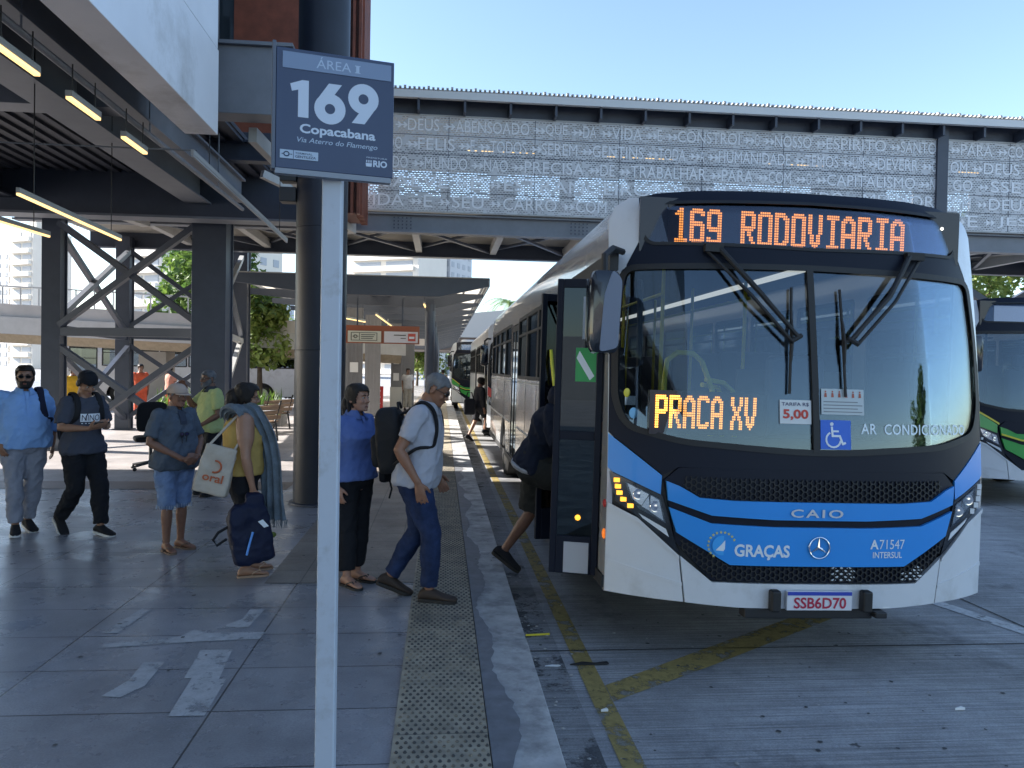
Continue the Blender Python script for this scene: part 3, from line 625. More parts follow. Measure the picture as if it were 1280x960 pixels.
def tree(label,x,y,h,rx,rz,leaf,n=4200,size=.28,seed=1,z0=-.15,group='trees beyond the terminal'):
    t=thing('broadleaf_tree',label,'tree',(x,y,z0),0,group)
    k=(n,rx,rz,size,seed)
    mb,cl=crown_mesh(*k); mb.v=[(a,b_,c+h) for a,b_,c in mb.v]; mb.build('crown',leaf,t,None)
    tk=MB(); th=h-rz*.5; r0=.05*h**.8
    tk.tube([(0,0,0),(.05*h*.2,0,th*.5),(0,.02*h,th),(0,0,h+rz*.2)],[r0,r0*.75,r0*.55,r0*.15],9)
    for c,rad in cl[:8]: tk.tube([(0,0,th*.8),(c[0]*.5,c[1]*.5,h+c[2]*.4-.2),(c[0],c[1],h+c[2])],[r0*.4,r0*.22,.01],6)
    tk.build('trunk',BARK,t); return t
tree('bright green tree seen right of the dark square column',-6.7,29.0,3.5,1.75,2.7,LEAF3,5200,.26,3)
tree('taller green tree behind the planter between the columns',-10.6,36,5.6,2.8,2.6,LEAF,4200,.32,4)
tree('leafy green tree left of the first shelter panels',-7.6,46,3.3,2.9,2.6,LEAF,3000,.34,5)
tree('green tree far back at the end of the shelter',-2.6,82,4.2,4.2,3.6,LEAF3,3500,.42,6)
tree('rounded green tree beyond the far green bus',4.5,95,5.2,4.5,4.2,LEAF,3500,.45,7)
tree('pale green tree seen through the right hand truss bracing',24,40,6.6,4.8,4.6,LEAF3,6500,.38,8)
tree('yellow green tree behind the truss beside the frame edge',31,42,7.0,4.8,4.6,LEAF3,6500,.38,9)
tree('darker green tree behind the truss legs',19,50,6.2,4.6,4.4,LEAF,5200,.4,10)
tree('green tree low beyond the right hand buses',41,58,4.8,5,4.6,LEAF,4800,.42,11)
# palm
pt=thing('palm_tree','distant palm with drooping fronds above the second bus roof','tree',(6.2,74,-.15))
MB().tube([(0,0,0),(.1,0,4),(.25,0,8.4)],[.22,.16,.13],8).build('trunk',BARK,pt)
mb=MB()
for i in range(18):
    a=i*2.4; el=random.uniform(-.2,.9); L=random.uniform(2.2,3.)
    pts=[Vector((.25,0,8.4))+Vector((math.cos(a)*L*s,math.sin(a)*L*s,L*(math.sin(el)*s-.75*s*s))) for s in np.linspace(0,1,7)]
    sd_=Vector((-math.sin(a),math.cos(a),0))
    for p,q in zip(pts,pts[1:]):
        for k in range(3):
            o=p.lerp(q,k/3)
            for sg in (1,-1): e=o+sd_*sg*.42+(q-p)*.5-Vector((0,0,.22)); mb.add([o,o+(q-p)*.18,e],[(0,1,2)])
mb.build('crown',LEAF,pt,None)
# planter with strap leaves + flowers
pl=thing('planter_bed','low planter bed of upright strap leaves beside the benches','plant',(-6.4,22.5,0))
MB().box(-1.6,-.5,0,1.9,.6,.28).build('edging',CONC,pl)
mb=MB()
for i in range(420):
    x=random.uniform(-1.5,1.8);y=random.uniform(-.45,.55);h=random.uniform(.4,.85);a=random.uniform(0,6.28);l=random.uniform(.1,.35);c,s=math.cos(a),math.sin(a);w_=.022
    P=[Vector((x,y,.25)),Vector((x+c*l*.3,y+s*l*.3,.25+h*.6)),Vector((x+c*l,y+s*l,.25+h))]; sd_=Vector((-s,c,0))*w_
    mb.add([P[0]-sd_,P[0]+sd_,P[1]+sd_,P[1]-sd_,P[2]],[(0,1,2,3),(3,2,4)])
mb.build('leaves',LEAF,pl,None)
# far roof building beyond the shelter
fr=thing('far_pavilion','far pavilion with a pale shallow roof beyond the green bus','building',(4,70,0))
mb=MB(); mb.prism([(-9,4.6),(14,4.6),(16,6.6),(2,7.2),(-7,6.2)],lambda u,v:(u,0,v),lambda u,v:(u,14,v+.4)); mb.build('roof',mat('pale_far_roof',(.5,.48,.46),.7),fr)
MB().box(-8,.5,3.4,13,13,4.6).build('eave',mat('brown_grey_eave',(.2,.17,.16),.7),fr)
for xx in (-7.5,-1,6,12.5): MB().box(xx,1,-.14,xx+.5,1.5,3.4).build('pillar',CONC,fr)
# buildings and trees behind the camera seen only in the glass
bk=thing('opposite_building','low pale building across the bays behind the viewer','building',(6,-46,-.15))
MB().box(-30,-8,0,10,0,5).build('wall',mat('pale_back_wall',(.4,.4,.4),.8,var=.1),bk)
tree('slender dark tree across the bays behind the viewer',27,-10,4.2,1.6,3.2,LEAF2,2400,.32,12,group='trees behind the viewer')
tree('bushy tree across the bays behind the viewer',33,-16,4.4,2.4,3.4,LEAF,2400,.34,13,group='trees behind the viewer')
# ================= buses
BW=1.30
def fy(x,z):
    a=min(abs(x)/BW,1.); y=.30*a**3
    if z>1.1: y+=.075*(z-1.1)+.035*(z-1.1)**2
    if z>2.9: y+=1.1*(z-2.9)**1.6
    return y
RUB=mat('black_rubber',(.012,.012,.013),.6); SATIN=mat('satin_black_panel',(.008,.011,.022),.45,spec=.18); GLOSSB=mat('gloss_black_panel',(.010,.012,.018),.12,coat=.5)
BUSW=mat('white_bus_paint',(.66,.67,.69),.28,var=.04,vs=1.5,coat=.4,dirt=(.44,.43,.41),ds=2.4,dth=(.5,.8)); BLUE=mat('sky_blue_bus_paint',(.022,.27,.74),.32,coat=.12,var=.03,vs=2)
SILV=mat('silver_bus_side',(.50,.50,.51),.2,metal=.35,var=.06,vs=1.5,bump=.12,bs=2.2,coat=.4); GREEN=mat('green_bus_paint',(.03,.33,.05),.28,coat=.4)
YELB=mat('yellow_bus_stripe',(.75,.62,.05),.35); CHROME=mat('chrome',(.8,.8,.82),.12,metal=1.); TYRE=mat('tyre',(.018,.018,.018),.85,bump=.2,bs=40); RIM=mat('steel_rim',(.35,.35,.36),.4,metal=.6)
WIND=glassmat('windscreen_glass',(.66,.70,.72),.065,.0,.6); SIDEG=glassmat('side_window_glass',(.30,.32,.33),.16,.0,.8); LENS=glassmat('lamp_lens',(.9,.9,.92),.08)
DARKIN=mat('dark_interior',(.03,.032,.038),.7); GREYIN=mat('grey_interior',(.16,.165,.175),.6,var=.1); SEATM=mat('blue_grey_seat',(.06,.075,.11),.6); YELR=mat('yellow_hand_rail',(.80,.78,.08),.35)
LED=mat('amber_led',(1,.4,.05),.5,emit=(1,.37,.06),es=1.15); AMB=mat('amber_lamp_and_glint',(1,.45,.05),.4,emit=(1,.42,.04),es=.5); DOT=mat('white_led',(1,1,1),.4,emit=(1,.95,.8),es=.8)
LEDB=mat('led_backboard',(.022,.018,.026),.25); REFL=mat('lamp_reflector',(.72,.74,.77),.16,metal=.85); LAMPW=mat('white_lamp_strip',(.7,.72,.74),.3)
PLATEW=mat('plate_white',(.68,.68,.72),.4); PLATEB=mat('plate_blue',(.03,.06,.42),.4); PLATER=mat('plate_red',(.42,.02,.06),.4); DECALW=mat('white_decal',(.74,.78,.82),.35)
ORR=mat('glowing_orange_reflector',(.7,.10,.02),.3,emit=(1,.25,.02),es=.18); REDR=mat('red_reflector',(.5,.02,.02),.3)  # orange reflector given a faint glow of its own
LEDFONT={'1':"0001100 0011100 0111100 0001100*9 0111111*2",'6':"0111110 1111111 1100011 1100000*2 1111110 1111111 1100011*5 1111111 0111110",
'9':"0111110 1111111 1100011*5 1111111 0111111 0000011*2 1100011 1111111 0111110",'R':"1111110 1111111 1100011*4 1111111 1111110 1101100*2 1100110*2 1100011*2",
'O':"0111110 1111111 1100011*10 1111111 0111110",'D':"1111100 1111110 1100111 1100011*8 1100111 1111110 1111100",'V':"1100011*8 0110110*3 0111110 0011100 0001000",
'I':"0111111*2 0001100*10 0111111*2",'A':"0011100 0111110 1110111 1100011*4 1111111*2 1100011*5",'P':"1111110 1111111 1100011*4 1111111 1111110 1100000*6",
'C':"0111110 1111111 1100011 1100000*8 1100011 1111111 0111110",'X':"1100011*4 0110110*2 0011100*2 0110110*2 1100011*4",' ':"0000000*14"}
def led_rows(ch):
    out=[]
    for t in LEDFONT[ch].split():
        a,_,k=t.partition('*'); out+= [a]*(int(k) if k else 1)
    return out
def led_text(s,x0,z1,px,pz,y):
    mb=MB(); x=x0
    for ch in s:
        for r_,row in enumerate(led_rows(ch)):
            for c,b_ in enumerate(row):
                if b_=='1':
                    a=x+c*px; zz=z1-r_*pz; w_,h=px*.40,pz*.36; yy=y(a,zz) if callable(y) else y
                    mb.add([(a-w_,yy,zz-h),(a+w_,yy,zz-h),(a+w_,yy,zz+h),(a-w_,yy,zz+h)],[(0,1,2,3)])
        x+=8*px
    return mb
def fpanel(polys,off,thick=.012,sx=.05,sz=.1,f=None):
    """polygon(s) in (x,z) -> plate lying on the curved bus front"""
    f=f or fy; P=[[Vector((a,b_,0)) for a,b_ in p] for p in polys]; flat=[v for p in P for v in p]
    tri=tessellate_polygon(P); bm=bmesh.new(); bv=[bm.verts.new((v.x,0,v.y)) for v in flat]
    for t in tri:
        try: bm.faces.new([bv[i] for i in t])
        except ValueError: pass
    xs_=[v.x for v in flat]; zs=[v.y for v in flat]
    def cut(lo,hi,step,ax):
        n=int((hi-lo)/step)
        for i in range(1,n+1):
            c=lo+i*(hi-lo)/(n+1); co_=(c,0,0) if ax==0 else (0,0,c); no=(1,0,0) if ax==0 else (0,0,1)
            bmesh.ops.bisect_plane(bm,geom=bm.verts[:]+bm.edges[:]+bm.faces[:],plane_co=co_,plane_no=no,dist=1e-5)
    if sx: cut(min(xs_),max(xs_),sx,0)
    if sz: cut(min(zs),max(zs),sz,2)
    for v in bm.verts: v.co.y=f(v.co.x,v.co.z)-off
    if thick:
        g=bmesh.ops.extrude_face_region(bm,geom=bm.faces[:])
        for v in g['geom']:
            if isinstance(v,bmesh.types.BMVert): v.co.y+=thick
    bmesh.ops.recalc_face_normals(bm,faces=bm.faces[:])
    bm.verts.index_update(); mb=MB(); mb.add([v.co[:] for v in bm.verts],[[v.index for v in q.verts] for q in bm.faces]); bm.free(); return mb
def ribbon(mb,pts,w_,off,closed=False,f=None,seg=.06):
    """thin flat strip following pts (x,z) on the front"""
    f=f or fy; pts=[Vector(p) for p in pts]; 
    if closed: pts=pts+[pts[0]]
    for p,q in zip(pts,pts[1:]):
        L=(q-p).length; n=max(1,int(L/seg)); d=(q-p)/max(L,1e-6); nn=Vector((-d.y,d.x))*w_/2
        for i in range(n):
            a=p.lerp(q,i/n)-d*(w_*.3 if i==0 else 0); b_=p.lerp(q,(i+1)/n)+d*(w_*.3 if i==n-1 else 0)
            c=[a-nn,b_-nn,b_+nn,a+nn]; v=[(k.x,f(k.x,k.y)-off,k.y) for k in c]+[(k.x,f(k.x,k.y)-off+.008,k.y) for k in c]
            mb.add(v,[(0,1,2,3),(0,4,5,1),(1,5,6,2),(2,6,7,3),(3,7,4,0)])
    return mb
def clip_seg(p,q,poly):
    """pieces of p-q inside polygon"""
    ts=[0,1]; d=(q[0]-p[0],q[1]-p[1])
    for (a,b_),(c,e) in zip(poly,poly[1:]+poly[:1]):
        s=(c-a,e-b_); den=d[0]*s[1]-d[1]*s[0]
        if abs(den)<1e-9: continue
        t=((a-p[0])*s[1]-(b_-p[1])*s[0])/den; u=((a-p[0])*d[1]-(b_-p[1])*d[0])/den
        if 0<t<1 and 0<=u<=1: ts.append(t)
    ts.sort(); out=[]
    def ins(x,z):
        r_=False
        for (a,b_),(c,e) in zip(poly,poly[1:]+poly[:1]):
            if (b_>z)!=(e>z) and x<(c-a)*(z-b_)/(e-b_)+a: r_=not r_
        return r_
    for a,b_ in zip(ts,ts[1:]):
        m_=(a+b_)/2
        if b_-a>1e-4 and ins(p[0]+d[0]*m_,p[1]+d[1]*m_): out.append(((p[0]+d[0]*a,p[1]+d[1]*a),(p[0]+d[0]*b_,p[1]+d[1]*b_)))
    return out
def lattice(poly,cell,h,off,w_=.012):
    mb=MB(); xs_=[p[0] for p in poly]; zs=[p[1] for p in poly]; n=int((max(xs_)-min(xs_))/cell)+2; m_=int((max(zs)-min(zs))/h)+2; x0,z0=min(xs_),min(zs)
    for j in range(m_+1):
        for i in range(n+1):
            a=x0+(i+(j%2)*.5)*cell; z=z0+j*h
            for p,q in (((a-cell*.17,z),(a+cell*.17,z)),((a+cell*.17,z),(a+cell*.33,z+h)),((a-cell*.17,z),(a-cell*.33,z+h))):
                for s in clip_seg(p,q,poly): ribbon(mb,s,w_,off)
    return mb
def wheel(root,x,y,r,side,z=None):
    g=MB(); n=36; r0=r
    prof=[(r*.62,.13),(r*.93,.14),(r,.10),(r,-.10),(r*.93,-.14),(r*.62,-.13)]
    g.loft([[(p[1],p[0]*math.cos(2*PI*i/n),p[0]*math.sin(2*PI*i/n)) for i in range(n)] for p in prof],cap=False)
    g.v=[(a+x,b_+y,c+r) for a,b_,c in g.v]; t=g.build('wheel',TYRE,root)
    d=MB(); prof=[(r*.64,.13),(r*.60,.10),(r*.50,.05),(r*.32,.04),(r*.30,.09),(r*.14,.11),(r*.13,.13),(.001,.13)]
    d.loft([[(p[1]*side*-1*-1,p[0]*math.cos(2*PI*i/n),p[0]*math.sin(2*PI*i/n)) for i in range(n)] for p in prof],cap=True)
    for i in range(10): a=2*PI*i/10; d.cbox((side*.10,r*.22*math.cos(a),r*.22*math.sin(a)),(.03,.03,.03))
    d.v=[(a+x,b_+y,c+r) for a,b_,c in d.v]; d.build('rim',RIM,t)
WS=fillet([(-1.216,2.53),(0,2.545),(1.216,2.53),(1.262,2.1),(1.266,1.66),(1.20,1.485),(.88,1.405),(0,1.352),(-.88,1.405),(-1.20,1.485),(-1.266,1.66),(-1.262,2.1)],[.09,0,.09,.1,.1,.1,.1,.3,.1,.1,.1,.1])
DS=fillet([(-1.06,2.965),(0,2.985),(1.06,2.965),(1.10,2.90),(1.095,2.74),(1.05,2.688),(0,2.67),(-1.05,2.688),(-1.095,2.74),(-1.10,2.90)],[.04,0,.04,.06,.06,.04,0,.04,.06,.06])
def scalep(p,cx,cz,d):
    out=[]
    for x,z in p: v=Vector((x-cx,z-cz)); L=v.length; v*= (L+d)/L; out.append((cx+v.x,cz+v.y))
    return out
def make_bus(label,loc,rz=0.,rx=0.,group=None,paint=None,side=None,top=None,stripe=None,hero=False,L=12.2,door_open=False,dest=None,front2=None,detail=True):
    """a city bus, front at local y=0 facing -y, road at z=0"""
    paint=paint or BUSW; side=side or paint; top=top or SILV
    b=thing('city_bus',label,'bus',loc,rz,group)
    b.rotation_euler=(0,rx,rz)
    def P(mb,name,m,par=None,bevel=0,sm=35): return mb.build(name,m,par or b,sm,bevel)
    q=1. if hero else 2.5
    sx,sz=.05*q,.1*q
    # ---- front skin
    mask=mir([(-.40,3.062),(-.75,3.056),(-1.0,3.04),(-1.105,3.015),(-1.108,2.72),(-1.19,2.55),(-1.25,2.17),(-1.293,1.96),(-1.297,1.44),(-.977,1.19),(-.887,1.243)])
    P(fpanel([mask,WS,DS],0,.03,sx,sz),'front_mask',SATIN)
    pil=[(-1.298,1.44),(-1.298,2.86),(-1.25,2.96),(-1.16,3.02),(-1.107,3.013),(-1.11,2.72),(-1.193,2.55),(-1.253,2.17),(-1.2955,1.96)]
    for s in (1,-1): P(fpanel([[(x*s,z) for x,z in pil]],0.002,.03,.02*q,sz),'corner_pillar',paint)
    under=mir([(-1.295,1.445),(-1.295,.41),(-.83,.40)]); P(fpanel([under],-.028,.01,sx,sz),'front_backing',BLACK)
    ws=P(fpanel([WS],-.012,.006,sx,sz),'windscreen',WIND)
    P(ribbon(MB(),WS,.038,.006,True),'windscreen_seal',RUB); P(ribbon(MB(),DS,.022,.006,True),'display_seal',RUB)
    P(fpanel([[(-.062,2.53),(-.020,2.53),(-.004,1.362),(-.046,1.362)]],.008,.02,0,sz),'centre_post',RUB)
    P(fpanel([DS],-.010,.005,sx,sz),'display_window',glassmat('display_glass',(.6,.58,.64),.07))
    wedge=[(-1.297,1.43),(-.985,1.185),(-.99,1.065),(-1.27,1.185),(-1.297,1.21)]
    for s in (1,-1): P(fpanel([[(x*s,z) for x,z in wedge]],.004,.02,.03*q,sz),'front_wedge',front2 or BLUE)
    # ---- lower front
    block=mir([(-.60,1.246),(-.885,1.240),(-.972,1.155),(-.895,.775),(-.678,.545)])
    P(fpanel([block],.004,.03,sx,sz),'grille_frame',SATIN)
    b1=mir([(-.55,1.052),(-.765,1.062),(-.885,1.128),(-.962,1.155),(-.95,1.035),(-.69,.955),(-.3,.940)]); b2=mir([(-.3,.895),(-.69,.905),(-.945,.992),(-.895,.835),(-.572,.652)])
    P(fpanel([b1],.024,.02,sx,sz),'front_band',front2 or BLUE); P(fpanel([b2],.026,.022,sx,sz),'front_band',front2 or BLUE)
    if stripe:
        P(fpanel([mir([(-.69,.957),(-.95,1.037),(-.95,1.062),(-.69,.98)])],.030,.006,sx,sz),'yellow_stripe',stripe)
        for s in(1,-1): P(fpanel([[(x*s,z) for x,z in [(-1.297,1.452),(-.965,1.21),(-.97,1.185),(-1.297,1.425)]]],.012,.006,.03*q,sz),'yellow_stripe',stripe)
    mu=mir([(-.55,1.060),(-.76,1.073),(-.86,1.13),(-.845,1.19)]); ml=mir([(-.575,.643),(-.87,.80),(-.86,.73),(-.66,.557)])
    if hero:
        P(lattice(mu,.060,.019,.017,.007),'upper_grille',RUB); P(lattice(ml,.060,.019,.017,.007),'lower_grille',RUB)
        mb=MB(); 
        for x0 in (.10,.58):
            for i in range(3):
                for j in range(5):
                    a=x0+i*.05+(j%2)*.025; z=.565+j*.019; 
                    if x0>.5 and z>.61+.03*i: continue
                    mb.add([(a-.018,fy(a,z)-.012,z),(a,fy(a,z)-.012,z-.008),(a+.018,fy(a,z)-.012,z),(a,fy(a,z)-.012,z+.008)],[(0,1,2,3)])
        P(mb,'bright_grille_gap',LAMPW)
    bc=mir([(-.672,.536),(-.866,.688),(-.829,.398),(-.5,.383)]); P(fpanel([bc],.012,.03,sx,sz),'bumper',paint,bevel=.004)
    bl=[(-1.297,.985),(-1.12,.905),(-.875,.690),(-.838,.398),(-1.297,.405)]
    lid=[(-.70,.50),(-.70,.515),(.70,.515),(.70,.50)]
    for s in (1,-1):
        P(fpanel([[(x*s,z) for x,z in bl]],.010,.03,.03*q,sz),'bumper_corner',paint,bevel=.004)
        P(fpanel([[(x*s,z) for x,z in [(-1.297,.985),(-1.12,.905),(-.875,.690),(-.872,.668),(-1.12,.878),(-1.297,.955)]]],.022,.02,.03*q,sz),'bumper_ridge',paint)
        P(fpanel([[(x*s,z) for x,z in [(-1.297,.62),(-.85,.52),(-.85,.50),(-1.297,.595)]]],.016,.02,.03*q,sz),'bumper_ridge',paint)
        P(fpanel([[(x*s,z) for x,z in [(-1.285,1.185),(-.982,1.06),(-.895,.765),(-.872,.70),(-1.12,.915),(-1.25,1.0)]]],.006,.02,.03*q,sz),'headlight_housing',GLOSSB)
        h=P(fpanel([[(x*s,z) for x,z in [(-1.20,1.135),(-.992,1.035),(-.955,.885),(-1.115,.965),(-1.165,1.02)]]],.012,.01,.03*q,sz),'headlight',LENS)
        for tri in ([(-1.185,1.12),(-1.06,1.06),(-1.10,.985),(-1.15,1.02)],[(-1.05,1.055),(-1.0,1.03),(-.97,.90),(-1.05,.95)],[(-1.10,.98),(-1.06,1.05),(-1.05,.955)]):
            P(fpanel([[(x*s,z) for x,z in tri]],.010,.004,0,0),'reflector',REFL,h)
        for cx,cz in ((-1.12,1.055),(-1.02,.985)):
            mb=MB(); n=16; mb.loft([[(s*cx+r_*math.cos(2*PI*i/n),fy(cx,cz)-.0115-o,cz+r_*math.sin(2*PI*i/n)) for i in range(n)] for r_,o in ((.036,0),(.034,.004),(.02,.002),(.008,.005))]); P(mb,'bulb_lens',CHROME,h)
        P(fpanel([[(x*s,z) for x,z in [(-1.115,.935),(-.955,.85),(-.935,.80),(-1.09,.905)]]],.012,.01,.03*q,sz),'fog_strip',LAMPW)
        dots=[(-1.247,1.135),(-1.24,1.095),(-1.23,1.055),(-1.207,1.015),(-1.165,.978)]
        mb=MB()
        if hero and s==1:
            for x,z in dots: mb.cbox((x,fy(x,z)-.014,z),(.036,.02,.026))
            P(mb,'indicator_lamp',AMB)
        else:
            for x,z in dots: mb.cbox((s*x,fy(x,z)-.010,z),(.03,.016,.034))
            P(mb,'daytime_lamp',LAMPW)
    # plate
    mb=MB().box(-.22,-.055,.385,.205,-.03,.505); pl_=P(mb,'licence_plate',PLATEW,bevel=.004)
    P(MB().box(-.216,-.058,.480,.201,-.0555,.502),'plate_band',PLATEB,pl_)
    if hero:
        mb=MB(); text_fit(mb,'SSB6D70',-.175,.397,.165,.468,lambda u,v:(u,-.0575,v),off=.022); P(mb,'plate_text',PLATER,pl_)
        for x in (-.297,.296): P(MB().box(x-.032,-.085,.378,x+.032,-.02,.512),'rubber_buffer',RUB,None,.014)
        P(MB().box(-.465,.0,.315,.375,.1,.382),'step_bar',BLACK,None,.01); P(MB().box(.36,-.06,.335,.44,.06,.375),'tow_hook',BLACK,None,.01)
        # writing and emblems
        F=lambda o:(lambda u,v:(u,fy(u,v)-o,v))
        mb=MB(); text_fit(mb,'CAIO',-.203,.960,.137,1.012,F(.034),off=.018,sp=1.25); P(mb,'maker_letters',mat('silver_letters',(.62,.65,.69),.3,metal=.4))
        mb=MB(); text_fit(mb,'GRAÇAS',-.548,.690,-.200,.785,F(.0285),off=.03); P(mb,'company_name',DECALW)
        mb=MB(); text_fit(mb,'A',.328,.765,.385,.825,F(.0285),off=.03); text_fit(mb,'71547',.392,.765,.568,.825,F(.0285)); text_fit(mb,'INTERSUL',.348,.708,.552,.748,F(.0285),off=.012); P(mb,'fleet_number',DECALW)
        cx,cz=-.625,.772; mb=MB()
        mb.add([(cx+.062*math.cos(a*PI/12),fy(cx,cz)-.0278,cz+.062*math.sin(a*PI/12)) for a in range(24)],[tuple(range(24))]); em=P(mb,'round_emblem',mat('emblem_light_blue',(.05,.36,.80),.3))
        mb=MB(); mb.add([(cx+x,fy(cx,cz)-.029,cz+z) for x,z in ((-.04,-.03),(.01,-.035),(.03,-.005),(.025,.04),(.0,.01))],[(0,1,2,3,4)]); P(mb,'sail',DECALW,em)
        mb=MB()
        for i in range(13):
            a=PI*.15+i*PI*1.15/12; x,z=cx+.083*math.cos(a),cz+.083*math.sin(a)
            st_=[(x+(.011 if k%2==0 else .0048)*math.sin(k*PI/5),fy(x,z)-.0285,z+(.011 if k%2==0 else .0048)*math.cos(k*PI/5)) for k in range(10)]; mb.add(st_,[tuple(range(10))])
        P(mb,'star_ring',mat('gold_star',(.62,.55,.16),.4),em)
        cx,cz=-.012,.772; mb=MB(); mb.tube([(cx+.066*math.cos(i*PI/20),fy(cx,cz)-.034,cz+.066*math.sin(i*PI/20)) for i in range(40)],.005,8,closed=True); P(mb,'emblem_ring',CHROME)
        mb=MB()
        for k in range(3):
            a=PI/2+k*2*PI/3; t=Vector((math.cos(a),0,math.sin(a))); n_=Vector((-t.z,0,t.x)); c=Vector((cx,fy(cx,cz)-.032,cz)); mb.add([c+n_*.011-t*.004,c+t*.064,c-n_*.011-t*.004,c+Vector((0,-.008,0))],[(0,1,3),(1,2,3),(2,0,3)])
        P(mb,'emblem_star',CHROME)
    # ---- destination display
    dy=fy(0,2.82)+.14
    P(MB().box(-1.12,dy+.012,2.64,1.12,dy+.03,3.0),'display_back',LEDB)
    if dest:
        mb=led_text(dest,-.895,2.928,.0146,.0168,dy); P(mb,'led_lettering',LED)
        P(MB().box(-.93,dy+.004,2.685,.80,dy+.010,2.955),'led_board',mat('led_module',(.035,.028,.036),.35))
    elif detail:
        for x in (-.5,.5): P(MB().box(x-.4,dy,2.70,x+.36,dy+.01,2.93),'led_board',mat('lit_display',(.3,.4,.45),.4,emit=(.5,.75,.9),es=.2))
    for x in (-1.04,.995): P(MB().ell((x,fy(x,2.887)+.004,2.887),(.011,.006,.011)),'marker_lamp',DOT)
    # ---- roof
    prof=[(-1.30,2.66),(-1.298,2.80),(-1.275,2.90),(-1.21,2.985),(-1.10,3.018),(-.8,3.052),(-.4,3.066),(0,3.07)]; prof=prof+[(-x,z) for x,z in prof[:-1][::-1]]
    ys=[None,.75,1.2,3,6,9,L-.3,L]; rings=[]
    for i,y in enumerate(ys): rings.append([((x,fy(x,z)+.012,z) if y is None else (x,y,z-(.12 if y==L else 0)+(.03 if 1<y<L-1 and abs(x)<.9 else 0))) for x,z in prof])
    mb=MB(); n=len(prof)
    vs_=[p for r_ in rings for p in r_]; mb.add(vs_,[(i*n+j,i*n+j+1,(i+1)*n+j+1,(i+1)*n+j) for i in range(len(rings)-1) for j in range(n-1)])
    P(mb,'roof',top)
    P(MB().box(-.85,3.2,3.09,.85,6.0,3.26),'roof_unit',paint,None,.08)
    # ---- sides
    def wall(s,holes,m,name='side_wall',arches=(2.72,8.75)):
        out=[(.52,2.66),(.44,2.2),(.37,1.75),(.325,1.40),(.30,1.1),(.30,.40)]
        for a in arches: out+=[(a-.62,.40)]+[(a-.60*math.cos(i*PI/12),.42+.62*math.sin(i*PI/12)) for i in range(13)]+[(a+.62,.40)]
        out+=[(L,.40),(L,2.66)]
        rect=lambda y0,y1,z0,z1:fillet([(y0,z0),(y1,z0),(y1,z1),(y0,z1)],.05,3)
        P_=[[Vector((a,b_,0)) for a,b_ in out]]+[[Vector((a,b_,0)) for a,b_ in rect(*h)] for h in holes]
        flat=[v for p in P_ for v in p]; tri=tessellate_polygon(P_); mb=MB()
        x0,x1=s*1.30,s*1.262; k=len(flat); fs=[tuple(t) for t in tri]+[tuple(i+k for i in t[::-1]) for t in tri]; o=0
        for p in P_:
            m_=len(p); fs+=[(o+i,o+(i+1)%m_,o+(i+1)%m_+k,o+i+k) for i in range(m_)]; o+=m_
        mb.add([(x0,v.x,v.y) for v in flat]+[(x1,v.x,v.y) for v in flat],fs); return P(mb,name,m)
    dz0,dz1=.42,2.52
    d1=(.50,1.72,dz0,dz1) 
    wl=[(1.95+i*1.13,1.95+i*1.13+1.07,1.72,2.56) for i in range(4)]+[(7.55+i*1.13,7.55+i*1.13+1.07,1.72,2.56) for i in range(4)]
    d2=(6.47,7.43,dz0,dz1)
    wl_left=wl; hl=[d1,d2]+wl
    wall(-1,hl,side); wr=[(.62,1.75,1.45,2.56)]+[(1.95+i*1.2,1.95+i*1.2+1.13,1.72,2.56) for i in range(8)]
    wall(1,wr,side)
    for s,hs_ in ((-1,wl),(1,wr)):
        for (a,b_,c,d) in hs_:
            pn=P(MB().box(s*1.284,a,c,s*1.278,b_,d),'side_window',SIDEG)
            mb=MB()
            for y0,y1,z0,z1 in ((a-.01,a+.04,c,d),(b_-.04,b_+.01,c,d),(a+.04,b_-.04,c-.01,c+.035),(a+.04,b_-.04,d-.035,d+.01),(a+.04,b_-.04,c+.58,c+.61)): mb.box(s*1.27,y0,z0,s*1.306,y1,z1)
            P(mb,'window_frame',RUB,pn)
    # dark band between windows, door posts
    mb=MB()
    for (a,b_,c,d),(a2,_,_,_) in zip(wl,wl[1:]):
        if a2-b_<.2: mb.box(-1.307,b_+.011,1.72,-1.301,a2-.011,2.56)
    P(mb,'window_band',RUB)
    mb=MB(); mb.box(-1.315,.30,.42,-1.302,L,.50); P(mb,'skirt_trim',RUB)
    for i in range(7):
        a=1.95+i*1.13
        if not 6.3<a<7.5: P(MB().box(-1.3035,a,.5,-1.3015,a+.012,1.7),'panel_seam',RUB)
    if hero: 
        mb=MB(); 
        for z in (1.66,1.0): mb.box(-1.312,1.80,z,-1.301,6.4,z+.02); mb.box(-1.312,7.5,z,-1.301,L,z+.02)
        P(mb,'side_moulding',LSTEEL)
    # rear door (closed)
    dd=P(MB().box(-1.292,6.48,.44,-1.27,7.42,2.5),'door_leaf',SIDEG); mb=MB()
    for y0,y1,z0,z1 in ((6.47,6.53,.44,2.5),(6.92,6.98,.44,2.5),(7.37,7.43,.44,2.5),(6.53,7.37,2.42,2.5),(6.53,7.37,.44,.52)): mb.box(-1.300,y0,z0,-1.265,y1,z1)
    P(mb,'door_frame',RUB,dd)
